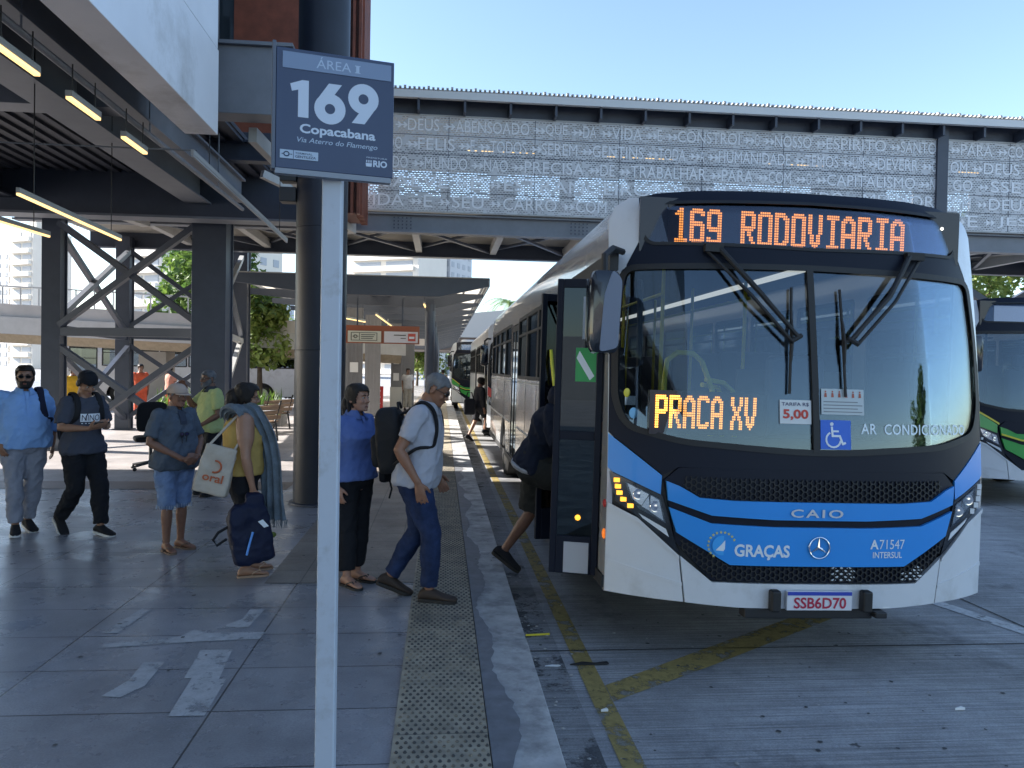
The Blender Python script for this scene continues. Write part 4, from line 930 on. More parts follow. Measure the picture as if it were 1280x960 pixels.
    # front door
    if door_open:
        for (px,py,an) in ((-1.30,.53,R(164)),(-1.30,1.70,R(192))):
            M=Matrix.Rotation(an,4,'Z'); T=Matrix.Translation((px,py,0))@M; w_=.33 if an<3 else .30
            def tr_(mb): mb.v=[tuple(T@Vector(v)) for v in mb.v]; return mb
            g=MB()
            for x0,x1,z0,z1 in ((0,.045,.44,2.46),(w_-.045,w_,.44,2.46),(.045,w_-.045,2.40,2.46),(.045,w_-.045,1.36,1.42),(.045,w_-.045,.44,.70)): g.box(x0,-.018,z0,x1,.018,z1)
            leaf=P(tr_(g),'door_leaf',SATIN,None,.005)
            P(tr_(MB().box(.045,-.004,.70,w_-.045,.004,2.40)),'door_glass',glassmat('door_glass',(.06,.065,.08),.04,0,.4),leaf)
            if an<3:
                P(tr_(MB().box(.06,.019,.45,w_-.10,.024,.66)),'pale_kick_plate',mat('grey_kick_plate',(.42,.42,.44),.5),leaf)
                P(tr_(MB().box(.05,.005,1.76,.19,.010,1.99)),'green_notice',mat('green_notice',(.05,.36,.10),.5),leaf)
                m_=MB(); m_.add([(.06,.0105,1.80),(.09,.0105,1.77),(.185,.0105,1.92),(.165,.0105,1.97)],[(0,1,2,3)]); P(tr_(m_),'white_slash',DECALW,leaf)
                P(tr_(MB().box(.05,.006,2.05,.15,.010,2.34)),'pale_notice',mat('pale_notice',(.35,.38,.42),.5),leaf)
                P(tr_(MB().ell((.14,.022,.83),(.02,.008,.02))),'door_glint',AMB,leaf)  # amber reflection on the leaf, modelled as a small glowing dot
            if an<3: continue
            g=MB(); g.tube([T@Vector((.1,.05,1.1)),T@Vector((.12,.06,1.2)),T@Vector((w_-.08,.06,1.9)),T@Vector((w_-.08,.03,2.0))],.014,8); P(g,'grab_rail',YELR if an>3 else RUB,leaf)
        mb=MB()
        for i in range(3): mb.box(-1.26,.56,.42+i*.0,-1.24+0,1.66,.44); mb.box(-1.25+i*.32,.56,.44,-.93+i*.32,1.66,.44+.2*i+.02)
        P(mb,'entrance_step',DARKIN)
        P(MB().box(-1.32,.35,2.50,-1.262,1.85,2.62),'door_header',RUB)
    else:
        dd=P(MB().box(-1.292,.51,.44,-1.27,1.71,2.5),'door_leaf',SIDEG); mb=MB()
        for y0,y1,z0,z1 in ((.50,.56,.44,2.5),(1.08,1.14,.44,2.5),(1.66,1.72,.44,2.5),(.56,1.66,2.42,2.5),(.56,1.66,.44,.56)): mb.box(-1.302,y0,z0,-1.262,y1,z1)
        P(mb,'door_frame',RUB,dd)
    P(MB().box(-1.29,L-.02,.42,1.29,L,1.5),'rear_wall',side); P(MB().box(-1.29,L-.02,2.4,1.29,L,2.9),'rear_wall',side)
    rw=P(MB().box(-1.29,L-.015,1.5,1.29,L-.008,2.4),'rear_window',SIDEG)
    # ---- interior
    mb=MB(); mb.box(-1.24,1.9,.93,1.24,L-.05,.97); mb.box(-.6,.35,.93,1.24,1.9,.97); mb.box(-1.24,.5,.36,1.24,L,.42); P(mb,'cabin_floor',DARKIN)
    mb=MB(); mb.box(-1.22,1.1,2.80,1.22,L-.1,2.83); P(mb,'cabin_ceiling',GREYIN)
    mb=MB(); mb.box(-.62,.34,.97,1.22,.36,1.36); mb.prism([(.32,1.30),(.62,1.34),(.70,1.05),(.32,1.05)],lambda u,v:(-.58,u,v),lambda u,v:(1.20,u,v)); P(mb,'dashboard',DARKIN,None,.02)
    if hero or detail:
        sw=MB(); c=Vector((.62,.86,1.42)); ax=Matrix.Rotation(R(-25),3,'X'); sw.tube([c+ax@Vector((.23*math.cos(i*PI/14),.23*math.sin(i*PI/14),0)) for i in range(28)],.016,8,closed=True)
        for k in range(3): a=k*2.09+.5; sw.tube([c,c+ax@Vector((.22*math.cos(a),.22*math.sin(a),0))],.014,6)
        sw.tube([c,c+Vector((0,-.22,-.35))],.03,8); P(sw,'steering_wheel',BLACK)
        mb=MB(); mb.box(.37,1.25,1.2,.87,1.7,1.36); mb.box(.37,1.66,1.3,.87,1.80,2.02); mb.box(.49,1.68,2.03,.75,1.78,2.26); mb.box(.5,1.3,.97,.75,1.65,1.2); P(mb,'driver_seat',mat('driver_seat_blue',(.11,.15,.24),.6),None,.05)
        mb=MB()
        for y in (1.95,): mb.box(.2,y,.97,1.22,y+.03,1.9)
        P(mb,'partition',GREYIN)
        for y in [2.5+i*.82 for i in range(10)]:
            for x in (-1.02,.62):
                if x<0 and 6.3<y<7.6: continue
                mb=MB(); mb.box(x-.2,y,1.36,x+.62 if x>0 else x+.2+.25,y+.42,1.44); mb.prism([(y+.36,1.40),(y+.46,1.40),(y+.54,2.08),(y+.47,2.10)],lambda u,v:(x-.2,u,v),lambda u,v:((x+.62 if x>0 else x+.45),u,v)); mb.box(x,y+.1,.97,x+.25,y+.3,1.36); P(mb,'passenger_seat',SEATM,None,.03)
        mb=MB()
        for y in [2.2+i*1.5 for i in range(6)]:
            for x in (-.42,.35): mb.tube([(x,y,.97),(x,y,2.8)],.018,8)
        for x in (-.45,.38): mb.tube([(x,2.1,2.55),(x,L-.8,2.55)],.016,8)
        P(mb,'hand_pole',YELR if hero else GREYIN)
        mb=MB()
        for x in (-.75,.75): mb.box(x-.07,1.6,2.785,x+.07,L-1,2.80)
        P(mb,'cabin_lamp',mat('cabin_lamp',(1,1,1),.5,emit=(1,.97,.9),es=.28))
    if hero:
        yr=MB(); yr.tube([(-.80,.78,1.0),(-.80,.78,1.80),(-.78,.80,1.93),(-.70,.82,1.99),(-.58,.84,1.99),(-.50,.86,1.93),(-.40,.9,1.72),(-.40,.9,1.0)],.020,10)
        yr.tube([(-.46,.88,1.80),(-.3,.95,1.78),(-.2,1.02,1.72),(-.16,1.05,1.55),(-.16,1.05,1.0)],.018,8); yr.tube([(-.48,.9,1.76),(-.3,1.05,1.74),(-.22,1.15,1.6),(-.22,1.15,1.0)],.018,8); P(yr,'yellow_guard_rail',YELR)
        mb=MB(); mb.tube([(-1.1,.4,2.45),(-1.05,.5,1.4)],.02,8); P(mb,'door_pole',BLACK)
        # lower display in the windscreen
        y0=fy(-.7,1.58)+.07; P(MB().box(-1.07,y0+.008,1.445,-.30,y0+.06,1.725),'small_display',LEDB)
        P(led_text('PRACA',-1.03,1.690,.0114,.0152,y0),'led_lettering',LED); P(led_text('XV',-.535,1.688,.0114,.0152,y0),'led_lettering',LED)
        # stickers behind the glass
        G=lambda o:(lambda u,v:(u,fy(u,v)+o,v))
        def stk(x0,x1,z0,z1,m,name='sticker',o=.008,par=None): return P(fpanel([[(x0,z0),(x1,z0),(x1,z1),(x0,z1)]],-o,0,.1,0),name,m,par)
        gl=mat('fare_sticker',(.66,.68,.68),.5)
        f=stk(-.262,-.056,1.54,1.69,gl,'fare_sticker',.004); mb=MB(); text_fit(mb,'TARIFA R$',-.25,1.650,-.072,1.675,G(.002),off=.01); P(mb,'fare_heading',mat('fare_navy',(.03,.04,.12),.5),f); mb=MB(); text_fit(mb,'5,00',-.242,1.562,-.075,1.632,G(.002),off=.035); P(mb,'fare_price',mat('fare_red',(.55,.05,.03),.5),f)
        f=stk(.012,.297,1.605,1.768,mat('info_sticker',(.5,.56,.58),.5),'seating_notice',.004); mb=MB()
        for i in range(6):
            x=.04+i*.046; mb.add([(a,fy(a,b_)+.002,b_) for a,b_ in ((x-.009,1.715),(x+.009,1.715),(x+.006,1.742),(x-.006,1.742))],[(0,1,2,3)]); mb.add([(x+.006*math.cos(k),fy(x,1.75)+.002,1.750+.006*math.sin(k)) for k in range(6)],[tuple(range(6))])
        P(mb,'person_symbols',mat('symbol_red',(.42,.1,.06),.5),f); mb=MB()
        for k in range(4): a=1.62+k*.021; mb.add([(x,fy(x,z)+.002,z) for x,z in ((.025,a),(.285-.03*(k%2),a),(.285-.03*(k%2),a+.006),(.025,a+.006))],[(0,1,2,3)])
        P(mb,'text_lines',mat('notice_grey',(.2,.22,.24),.5),f)
        f=stk(.004,.206,1.385,1.57,mat('access_blue',(.03,.14,.62),.5),'access_sticker',.004); mb=MB(); ox,oz=.10,1.475; o=.002
        def pl2(pts,w_): ribbon(mb,[(ox+a,oz+b_) for a,b_ in pts],w_,-.0005)
        mb.add([(ox-.022+.012*math.cos(k*PI/6),fy(0,1.55)+o,oz+.070+.012*math.sin(k*PI/6)) for k in range(12)],[tuple(range(12))])
        pl2([(-.022,.05),(-.018,-.005),(.03,-.005),(.05,-.055),(.066,-.048)],.013); pl2([(-.02,.025),(.02,.025)],.011); pl2([(-.012+.048*math.cos(a),-.028+.048*math.sin(a)) for a in [2.1+i*.33 for i in range(13)]],.011); P(mb,'wheelchair_symbol',DECALW,f)
        mb=MB(); text_fit(mb,'AR  CONDICIONADO',.28,1.485,1.11,1.553,G(.0105),off=.012,sp=1.1); P(mb,'window_lettering',mat('pale_blue_lettering',(.80,.90,.95),.5))
        mb=MB(); mb.box(-1.20,fy(-1.17,1.62)+.03,1.62,-1.13,fy(-1.17,1.62)+.034,1.68); P(mb,'small_sticker',DECALW)
        mb=MB(); mb.ell((-1.15,fy(-1.15,1.57)+.01,1.57),(.03,.003,.036)); P(mb,'small_sticker',mat('sky_sticker',(.25,.55,.8),.5))
        mb=MB(); mb.ell((-1.19,fy(-1.19,1.70)+.006,1.70),(.022,.003,.03)); P(mb,'small_sticker',YELB)
        # wipers
        for s,top_,elb,bt,bb in ((1,(-.64,2.655),(-.155,2.09),(-.174,2.41),(-.204,1.73)),(1,(.66,2.66),(.195,2.085),(.15,2.41),(.166,1.72))):
            Q=lambda p,o:Vector((p[0],fy(p[0],p[1])-o,p[1]))
            mb=MB(); d=.035 if top_[0]<0 else -.035
            mb.tube([Q(top_,.03),Q((top_[0]*.55+elb[0]*.45,(top_[1]+elb[1])/2),.09),Q(elb,.05)],[.020,.017,.013],8)
            mb.tube([Q((top_[0]-d*2.2,top_[1]-.02),.03),Q((top_[0]*.5+elb[0]*.5-d*1.9,(top_[1]+elb[1])/2-.03),.085),Q((elb[0]-d*1.2,elb[1]-.03),.05)],.011,8)
            mb.tube([Q((elb[0]-d*1.4,elb[1]-.03),.05),Q((elb[0]+d*.6,elb[1]+.01),.045)],.016,8)
            mb.cbox(Q((top_[0]-d,top_[1]-.005),.03),(.12,.05,.05)); wp=P(mb,'wiper_arm',RUB)
            mb=MB(); mid=((bt[0]+bb[0])/2,(bt[1]+bb[1])/2)
            mb.tube([Q(bt,.012),Q(mid,.016),Q(bb,.012)],.010,6); mb.tube([Q((bt[0]*.7+bb[0]*.3,bt[1]*.7+bb[1]*.3),.02),Q(mid,.04),Q((bt[0]*.3+bb[0]*.7,bt[1]*.3+bb[1]*.7),.02)],.010,6); mb.tube([Q(elb,.045),Q(mid,.035)],.012,6); P(mb,'wiper_blade',RUB,wp)
        for z,m_ in ((.97,REDR),(.77,ORR)): P(MB().ell((-1.304,.33,z),(.012,.03,.028 if m_ is REDR else .034)),'side_marker',m_)
    # mirrors
    for s in ((-1,) if hero else (-1,1)):
        mb=MB(); mb.tube([(s*1.24,.34,2.62),(s*1.33,.22,2.62),(s*1.40,.14,2.56),(s*1.40,.12,2.44)],.022,8); mb.tube([(s*1.30,.32,2.0),(s*1.40,.16,2.02)],.016,8); P(mb,'mirror_arm',RUB)
        mm=MB(); rr_=[]
        for y,k in ((.02,.80),(.035,.97),(.10,1.0),(.20,.9),(.235,.7)):
            rr_.append([(s*1.405+a*k*.098,y+abs(a)*.0,2.20+c*k*.26) for a,c in fillet([(-1,-1),(1,-1),(1,1),(-1,1)],.45,4)])
        mm.loft(rr_); mi=P(mm,'mirror',GLOSSB); P(MB().box(s*1.405-.085,.238,1.98,s*1.405+.085,.242,2.42),'mirror_glass',CHROME,mi)
        if hero: P(MB().prism(fillet([(-.07,-.25),(.045,-.22),(.06,.2),(-.0,.26),(-.05,.1)],.03,3),lambda u,v:(-1.37+u,.012,2.20+v),lambda u,v:(-1.37+u,.03,2.20+v)),'mirror_cap',mat('blue_grey_cap',(.13,.16,.23),.35),mi)
    for y in (2.72,8.75):
        for s in (-1,1): wheel(b,s*1.12,y,.48,s)
        mb=MB(); 
        for s in(-1,1): mb.box(s*.9,y-.62,.42,s*.93,y+.62,1.1); mb.box(s*.93,y-.62,1.05,s*1.26,y+.62,1.1)
        P(mb,'wheel_arch',BLACK)
    return b
make_bus('blue and white city bus with amber destination lettering, front door open at the kerb',(2.37,4.62,-.15),0,R(.8),'buses at the terminal',paint=BUSW,side=SILV,top=SILV,hero=True,door_open=True,dest='169 RODOVIARIA')
make_bus('white bus parked directly behind the blue fronted bus along the kerb',(2.45,18.9,-.15),0,0,'buses at the terminal',paint=BUSW,side=BUSW,front2=mat('bus_red_band',(.5,.03,.03),.3),top=BUSW)
make_bus('green and white bus with yellow stripe facing from far down the lane',(1.75,33.5,-.15),0,0,'buses at the terminal',paint=BUSW,front2=GREEN,stripe=YELB,top=BUSW)
make_bus('green and white bus half cut off by the right frame edge',(9.02,10.3,-.15),0,0,'buses at the terminal',paint=BUSW,front2=GREEN,stripe=YELB,top=BUSW)
CRB=mat('cream_bus_paint',(.62,.58,.5),.35,var=.05)
make_bus('cream bus standing side on at the far left behind the wide brown column',(-21,29.6,-.15),R(80),0,'buses at the terminal',paint=CRB,side=CRB,top=CRB,front2=CRB)
make_bus('pale bus side on beyond the braced columns',(-17.2,36.8,-.15),R(-82),0,'buses at the terminal',paint=BUSW,side=BUSW,top=mat('pale_blue_roof',(.45,.55,.68),.4),front2=BUSW)
# ================= people
SKINS={}
def skin(c):
    if c not in SKINS: SKINS[c]=mat('skin',c,.5,var=.10,vs=14,sss=.03,bump=.12,bs=120)
    return SKINS[c]
def cloth(name,c,var=.14,rough=.85,bump=.25,bs=220): return mat(name,c,rough,var=var,vs=9,bump=bump,bs=bs,spec=.25)
EYEW=mat('eye_white',(.38,.36,.34),.25); IRIS=mat('iris',(.03,.02,.012),.15); LENSD=mat('dark_lens',(.004,.004,.005),.5,spec=.05)
def remesh(mb,name,m,parent,vox=.01,smooth=3,fold=0.,fs=9.,seed=0,fst=(1,1,.45)):
    me=mb.mesh('tmp',m,0); o=bpy.data.objects.new('tmp',me); COL.objects.link(o)
    r=o.modifiers.new('r','REMESH'); r.mode='VOXEL'; r.voxel_size=vox
    if smooth: s=o.modifiers.new('s','SMOOTH'); s.factor=.5; s.iterations=smooth
    dg=bpy.context.evaluated_depsgraph_get(); e=o.evaluated_get(dg); out=bpy.data.meshes.new_from_object(e,depsgraph=dg)
    bpy.data.objects.remove(o); bpy.data.meshes.remove(me)
    if fold:
        nv=len(out.vertices); co_=np.empty(nv*3); out.vertices.foreach_get('co',co_); no=np.empty(nv*3); out.vertices.foreach_get('normal',no); co_=co_.reshape(-1,3); no=no.reshape(-1,3)
        def rid(v): return .5-abs(noise.noise(v))*2.2
        d=np.array([.75*noise.noise(Vector((p[0]*fs*fst[0]+seed,p[1]*fs*fst[1],p[2]*fs*fst[2]+p[0]*3)))+.75*rid(Vector((p[0]*fs*.9+p[2]*3+seed,p[1]*fs*.9-p[2]*2,p[2]*fs*.75+p[0]*4)))+.35*rid(Vector((p[0]*fs*1.7+seed,p[1]*fs*1.7,p[2]*fs*1.9-p[1]*6+p[0]*5))) for p in co_])
        out.vertices.foreach_set('co',(co_+no*(d*fold*1.45)[:,None]).ravel())
    out.materials.clear(); out.materials.append(m); out.shade_smooth(); out.name=name; out.update()
    return link(name,out,parent)
def ring(c,sd_,fd,rx,ry,n=20,e=2.3):
    out=[]
    for i in range(n):
        a=2*PI*i/n; ca,sa=math.cos(a),math.sin(a)
        out.append(Vector(c)+Vector(sd_)*(rx*math.copysign(abs(ca)**(2/e),ca))+Vector(fd)*(ry*math.copysign(abs(sa)**(2/e),sa)))
    return out
TORSO=[(-.22,.10,.085),(-.10,.165,.112),(0,.172,.118),(.15,.157,.108),(.30,.143,.100),(.45,.150,.106),(.62,.162,.114),(.76,.166,.110),(.855,.152,.092),(.93,.105,.072),(1.0,.066,.062),(1.12,.054,.058)]
HEAD=[(-.118,.022,.070,.030),(-.112,.036,.080,.010),(-.10,.046,.088,-.005),(-.078,.055,.088,-.035),(-.055,.062,.088,-.060),(-.025,.068,.088,-.085),(0,.073,.084,-.096),(.02,.076,.092,-.101),(.045,.077,.093,-.103),(.07,.073,.084,-.097),(.092,.062,.066,-.082),(.108,.045,.042,-.058),(.116,.022,.012,-.03)]
def headpt(th,z,off=0.):
    zs=[h[0] for h in HEAD]; hw=np.interp(z,zs,[h[1] for h in HEAD]); yf=np.interp(z,zs,[h[2] for h in HEAD]); yb=np.interp(z,zs,[h[3] for h in HEAD])
    c=(yf+yb)/2; hd=(yf-yb)/2; s,k=math.sin(th),math.cos(th); e=2.25
    return Vector(((hw+off)*math.copysign(abs(s)**(2/e),s),c+(hd+off)*math.copysign(abs(k)**(2/e),k),z))
class Person:
    def __init__(s,label,x,y,dx,dy,h=1.70,skin_=(.30,.16,.10),pose=None,belly=0.,bulk=1.,group=None,z=0.,fine=True,top_t=0.):
        s.rz=math.atan2(-dx,dy); s.k=h/1.70; s.loc=(x,y,z); s.fine=fine
        s.o=thing('person',label,'person',s.loc,s.rz,group,s.k); s.belly=belly; s.bulk=bulk; s.skin=skin(skin_)
        p=dict(pel=(0,0,.92),chest=(0,0,1.28),neck=(0,.005,1.455),hyaw=0,hpitch=0,head=None,
          R=((.225,-.03,1.10),(.215,.04,.86)),L=((-.225,-.03,1.10),(-.215,.04,.86)),
          RL=((.095,.015,.50),(.10,-.02,.085),8,0),LL=((-.095,.015,.50),(-.10,-.02,.085),8,0),hands=True,RH=None,LH=None,curl=35,twist=0)
        p.update(pose or {})
        for q in ('RL','LL'):
            k_,a_,y_,t_=p[q]; p[q]=(k_,(a_[0],a_[1],a_[2]+.014),y_,t_)
        s.p={k:(Vector(v) if k in('pel','chest','neck','head') and v is not None else v) for k,v in p.items()}
        p=s.p; up_=(p['neck']-p['chest']).normalized()
        tw=Matrix.Rotation(R(p['twist']),3,'Z')
        s.sd=tw@Vector((1,0,0)); s.fd=up_.cross(s.sd).normalized(); s.sd=s.fd.cross(up_).normalized()
        s.up=up_; b=p['neck']-up_*.075
        w0=.160*bulk**.6
        s.sh={'R':b+s.sd*w0-s.fd*.01,'L':b-s.sd*w0-s.fd*.01}
        s.hip={'R':p['pel']+Vector((.09,0,-.03)),'L':p['pel']+Vector((-.09,0,-.03))}
        if p['head'] is None: p['head']=p['neck']+up_*.12+s.fd*.035+Vector((0,0,.005))
        s.hM=Matrix.Translation(p['head'])@(Matrix.Rotation(-R(p['hyaw']),4,'Z'))@Matrix.Rotation(-R(p['hpitch']),4,'X')@Matrix.Scale(.95,4)
    def spine(s,t):
        p=s.p; a,b,c=p['pel'],p['chest'],p['neck']; L1=(b-a).length; L2=(c-b).length; d=t*(L1+L2)
        if d<0: q=a+(b-a).normalized()*d*(1 if t>-.3 else 1)
        elif d<L1: q=a.lerp(b,d/L1)
        else: q=b+(c-b).normalized()*(d-L1)
        w_=max(0,min(1,t)); u=((b-a).normalized()*(1-w_)+(c-b).normalized()*w_).normalized(); sd_=(Vector((1,0,0))*(1-w_)+s.sd*w_).normalized(); f=u.cross(sd_).normalized(); return q,f.cross(u).normalized(),f
    def torso(s,mb,t0,t1,off,bust=0.,wide=1.,fl=0.,n=22):
        ts=sorted(set([t0,t1]+[q[0] for q in TORSO if t0<q[0]<t1])); rings=[]
        for t in ts:
            rx=np.interp(t,[q[0] for q in TORSO],[q[1] for q in TORSO])*wide; ry=np.interp(t,[q[0] for q in TORSO],[q[2] for q in TORSO])
            kb=s.bulk if t<.6 else 1+(s.bulk-1)*max(0,(.98-t)/.38); rx*=kb; ry*=kb; off_=off if t<.7 else off*max(.55,1-(t-.7)*1.5)
            g=math.exp(-((t-.27)/.25)**2)*s.belly; bu=math.exp(-((t-.62)/.12)**2)*bust
            q,sd_,f=s.spine(t); fl_=fl*max(0,(.3-t))
            rings.append(ring(q+f*(g*.7+bu*.6),sd_,f,rx+off_+g*.6+fl_,ry+off_+g*.7+bu*.5+fl_,n))
        mb.loft(rings)
    def front(s,t,x,o=.03,back=False):
        rx=np.interp(t,[q[0] for q in TORSO],[q[1] for q in TORSO]); ry=np.interp(t,[q[0] for q in TORSO],[q[2] for q in TORSO]); kb=s.bulk if t<.6 else 1+(s.bulk-1)*max(0,(.98-t)/.38)
        g=math.exp(-((t-.27)/.25)**2)*s.belly; rx=rx*kb+g*.6; ry=ry*kb+g*.7; q,sd_,f=s.spine(t); u=min(.98,abs(x)/max(rx,.01)); d=ry*(1-u**2.3)**(1/2.3)
        return q+sd_*x+f*((-d-o) if back else (g*.7+d+o))
    def arm(s,mb,side,off,f0=0.,f1=2.,r=None):
        S=s.sh[side]; E,W=[Vector(v) for v in s.p[side]]; b=s.bulk*s.p.get('armk',1.)
        pts=[];rs=[]
        b=b**.7; prof=[(0,.053*b),(.25,.052*b),(.5,.049*b),(.8,.043),(1,.041),(1.2,.043),(1.45,.037),(1.75,.029),(2,.026)]
        fs_=sorted(set([f0,f1]+[q[0] for q in prof if f0<q[0]<f1]))
        for f in fs_:
            pts.append(S.lerp(E,f) if f<=1 else E.lerp(W,f-1)); rs.append(np.interp(f,[q[0] for q in prof],[q[1] for q in prof])+off*min(1,.75+f*.5))
        mb.tube(pts,rs,14)
        if f0<=0: mb.ell(S,(rs[0],)*3,None,14,8)
    def leg(s,mb,side,off,f0=0.,f1=2.,flare=0.):
        H=s.hip[side]; K,A=[Vector(v) for v in s.p[side+'L'][:2]]; b=s.bulk
        prof=[(0,.092*b),(.3,.085*b),(.7,.066),(1,.056),(1.15,.052),(1.35,.055),(1.7,.042),(1.92,.036),(2,.036)]
        fs_=sorted(set([f0,f1]+[q[0] for q in prof if f0<q[0]<f1])); pts=[];rs=[]
        for f in fs_:
            v=H.lerp(K,f) if f<=1 else K.lerp(A,f-1); pts.append(v); rs.append(np.interp(f,[q[0] for q in prof],[q[1] for q in prof])+off+flare*f)
        mb.tube(pts,rs,16)
        if f0<=0: mb.ell(H,(rs[0],)*3,None,14,8)
        mb.ell(K,(np.interp(1,[q[0] for q in prof],[q[1] for q in prof])+off+flare,)*3,None,12,8) if f0<1<f1 else None
    def footM(s,side):
        A=Vector(s.p[side+'L'][1]); yaw_=s.p[side+'L'][2]*(1 if side=='R' else -1); pt=s.p[side+'L'][3]
        return Matrix.Translation(A)@Matrix.Rotation(-R(yaw_),4,'Z')@Matrix.Rotation(-R(pt),4,'X')
    def foot(s,mb,side,off=0.,sole=-.083,z0=None,long=1.):
        M=s.footM(side); rings=[]
        for y,hw,h in ((-.068,.018,.030),(-.06,.028,.055),(-.035,.033,.085),(0,.034,.095),(.04,.036,.075),(.09,.041,.052),(.13,.044,.038),(.165,.040,.028),(.185,.028,.020),(.192,.015,.012)):
            y*=long; h_=h+off; rr_=[]
            for i in range(14):
                a=2*PI*i/14; rr_.append(M@Vector(((hw+off)*math.cos(a),y+(off if y>.15 else (-off if y<-.05 else 0)),sole+h_/2+h_/2*math.sin(a)*(1 if math.sin(a)>0 else 1))))
            rings.append(rr_)
        mb.loft(rings)
    def hand(s,mb,side):
        E,W=[Vector(v) for v in s.p[side]]; spec=s.p[side+'H']; d=(W-E).normalized()
        n=(-s.sd if side=='R' else s.sd)
        curl=s.p['curl']
        if spec: d=Vector(spec[0]).normalized(); n=Vector(spec[1]); curl=spec[2] if len(spec)>2 else curl
        n=(n-d*n.dot(d)).normalized(); t=d.cross(n)*(1 if side=='R' else -1)
        mb.loft([ring(W+d*a+n*.002,t,n,w_,th,12,2.6) for a,w_,th in ((-.02,.026,.022),(.01,.028,.019),(.045,.037,.017),(.08,.041,.016),(.098,.038,.012))])
        k=R(curl)/3
        for off,L,sp_ in ((.030,.072,.10),(.010,.080,.03),(-.011,.075,-.04),(-.031,.060,-.12)):
            p=W+d*.085+t*off; dd=(d+t*sp_).normalized(); pts=[p]; a=k*.8
            for q in (.45,.32,.27): dd2=(dd*math.cos(a)+n*math.sin(a)); p=p+dd2*L*q; pts.append(p); a+=k*1.4
            mb.tube(pts,[.0098,.0094,.0088,.0070],8)
        p=W+d*.025+t*.026; dd=(d*.62+t*.62+n*.35).normalized(); q1=p+dd*.038; dd2=(d*.85+t*.25+n*.40).normalized(); q2=q1+dd2*.032; mb.tube([p,q1,q2,q2+dd2*.02],[.015,.0115,.0105,.008],8)
    def head(s,mb,nose=1.,jaw=1.):
        M=s.hM; rings=[[M@headpt(2*PI*i/28,h[0]) for i in range(28)] for h in HEAD]; mb.loft(rings)
        V=lambda *a: M@Vector(a)
        mb.tube([V(0,.088,.012),V(0,.100,-.012),V(0,.111,-.034),V(0,.098,-.043)],[.009,.011,.0145,.010],10); 
        for q in (-1,1):
            mb.ell(V(q*.013,.096,-.038),(.009,.009,.008),None,8,6); mb.ell(V(q*.030,.086,.022),(.022,.010,.008),M.to_3x3(),10,6); mb.ell(V(q*.040,.070,-.035),(.022,.018,.018),M.to_3x3(),10,6)
            mb.loft([[M@(Vector((q*.074,-.012,-.012))+Vector((q*o,0,0))+Matrix.Rotation(R(-12),3,'X')@Vector((0,.019*k*math.cos(a),.032*k*math.sin(a)))) for a in [2*PI*i/12 for i in range(12)]] for o,k in ((-.004,.7),(.006,.9),(.012,1.),(.015,.8))])
        mb.ell(V(0,.088,-.070),(.024,.010,.006),M.to_3x3(),10,6); mb.ell(V(0,.087,-.081),(.021,.010,.006),M.to_3x3(),10,6); mb.ell(V(0,.082,-.105),(.022,.014,.014),M.to_3x3(),10,6)
        mb.tube([s.p['neck']-s.up*.05,s.p['neck']+s.up*.03,M@Vector((0,-.022,-.07)),M@Vector((0,-.015,-.02))],[.062,.055,.052,.055],16)
    def body(s,shoes=True,vox=None):
        mb=MB(); s.torso(mb,-.22,1.12,0)
        for q in 'RL':
            s.arm(mb,q,0); s.leg(mb,q,0); s.hand(mb,q)
            s.foot(mb,q,-.004 if shoes else 0)
        s.head(mb); s.bodyo=remesh(mb,'body',s.skin,s.o,vox or (.0075 if s.fine else .016),2)
        if s.fine:
            M=s.hM; e=MB(); ir=MB(); lip=MB()
            for q in (-1,1): e.ell(M@Vector((q*.031,.081,.001)),(.0135,.0105,.0075),M.to_3x3(),12,8); ir.ell(M@Vector((q*.031,.0895,.001)),(.0058,.003,.0058),M.to_3x3(),10,6)
            e.build('eyes',EYEW,s.o); ir.build('irises',IRIS,s.o)
            lip.ell(M@Vector((0,.0935,-.0715)),(.021,.0058,.0042),M.to_3x3(),10,6); lip.ell(M@Vector((0,.0925,-.0795)),(.018,.0062,.0048),M.to_3x3(),10,6); lip.build('lips',skin((.24,.09,.075)),s.o)
    def brows(s,m):
        M=s.hM; mb=MB()
        for q in (-1,1): mb.tube([M@Vector((q*.014,.0975,.020)),M@Vector((q*.030,.0965,.0265)),M@Vector((q*.048,.084,.020))],[.0035,.0045,.002],6)
        mb.build('eyebrows',m,s.o)
    def shell(s,name,m,pred,off,rough=.0,seed=0,z0=-.118,thick=.012,n=56,k=44,fs=40):
        mb=MB(); M=s.hM; zs=list(np.linspace(z0,.1155,k)); g=[]
        for z in zs:
            for i in range(n):
                th=2*PI*i/n-PI; o=off(th,z) if callable(off) else off
                p=headpt(th,z,o); zz=o*max(0,(z-.03)/.085); p.z+=zz
                if rough: p+= (p-Vector((0,0,z))).normalized()*rough*noise.noise(Vector((p.x*fs+seed,p.y*fs,p.z*fs*.5)))
                g.append(M@p)
        fs_=[]
        for j in range(k-1):
            for i in range(n):
                th=2*PI*(i+.5)/n-PI; z=(zs[j]+zs[j+1])/2
                if pred(th,z): fs_.append((j*n+i,j*n+(i+1)%n,(j+1)*n+(i+1)%n,(j+1)*n+i))
        o=off(0,.12) if callable(off) else off
        g.append(M@Vector((0,-.01,.118+o*1.05))); t=len(g)-1
        if pred(0,.1155) and pred(3,.1155): fs_+=[((k-1)*n+i,(k-1)*n+(i+1)%n,t) for i in range(n)]
        used=sorted({i for f in fs_ for i in f}); mp={a:b for b,a in enumerate(used)}
        mb.add([g[i] for i in used],[[mp[i] for i in f] for f in fs_]); ob=mb.build(name,m,s.o,60)
        sol=ob.modifiers.new('solid','SOLIDIFY'); sol.thickness=thick; sol.offset=-1
        return ob
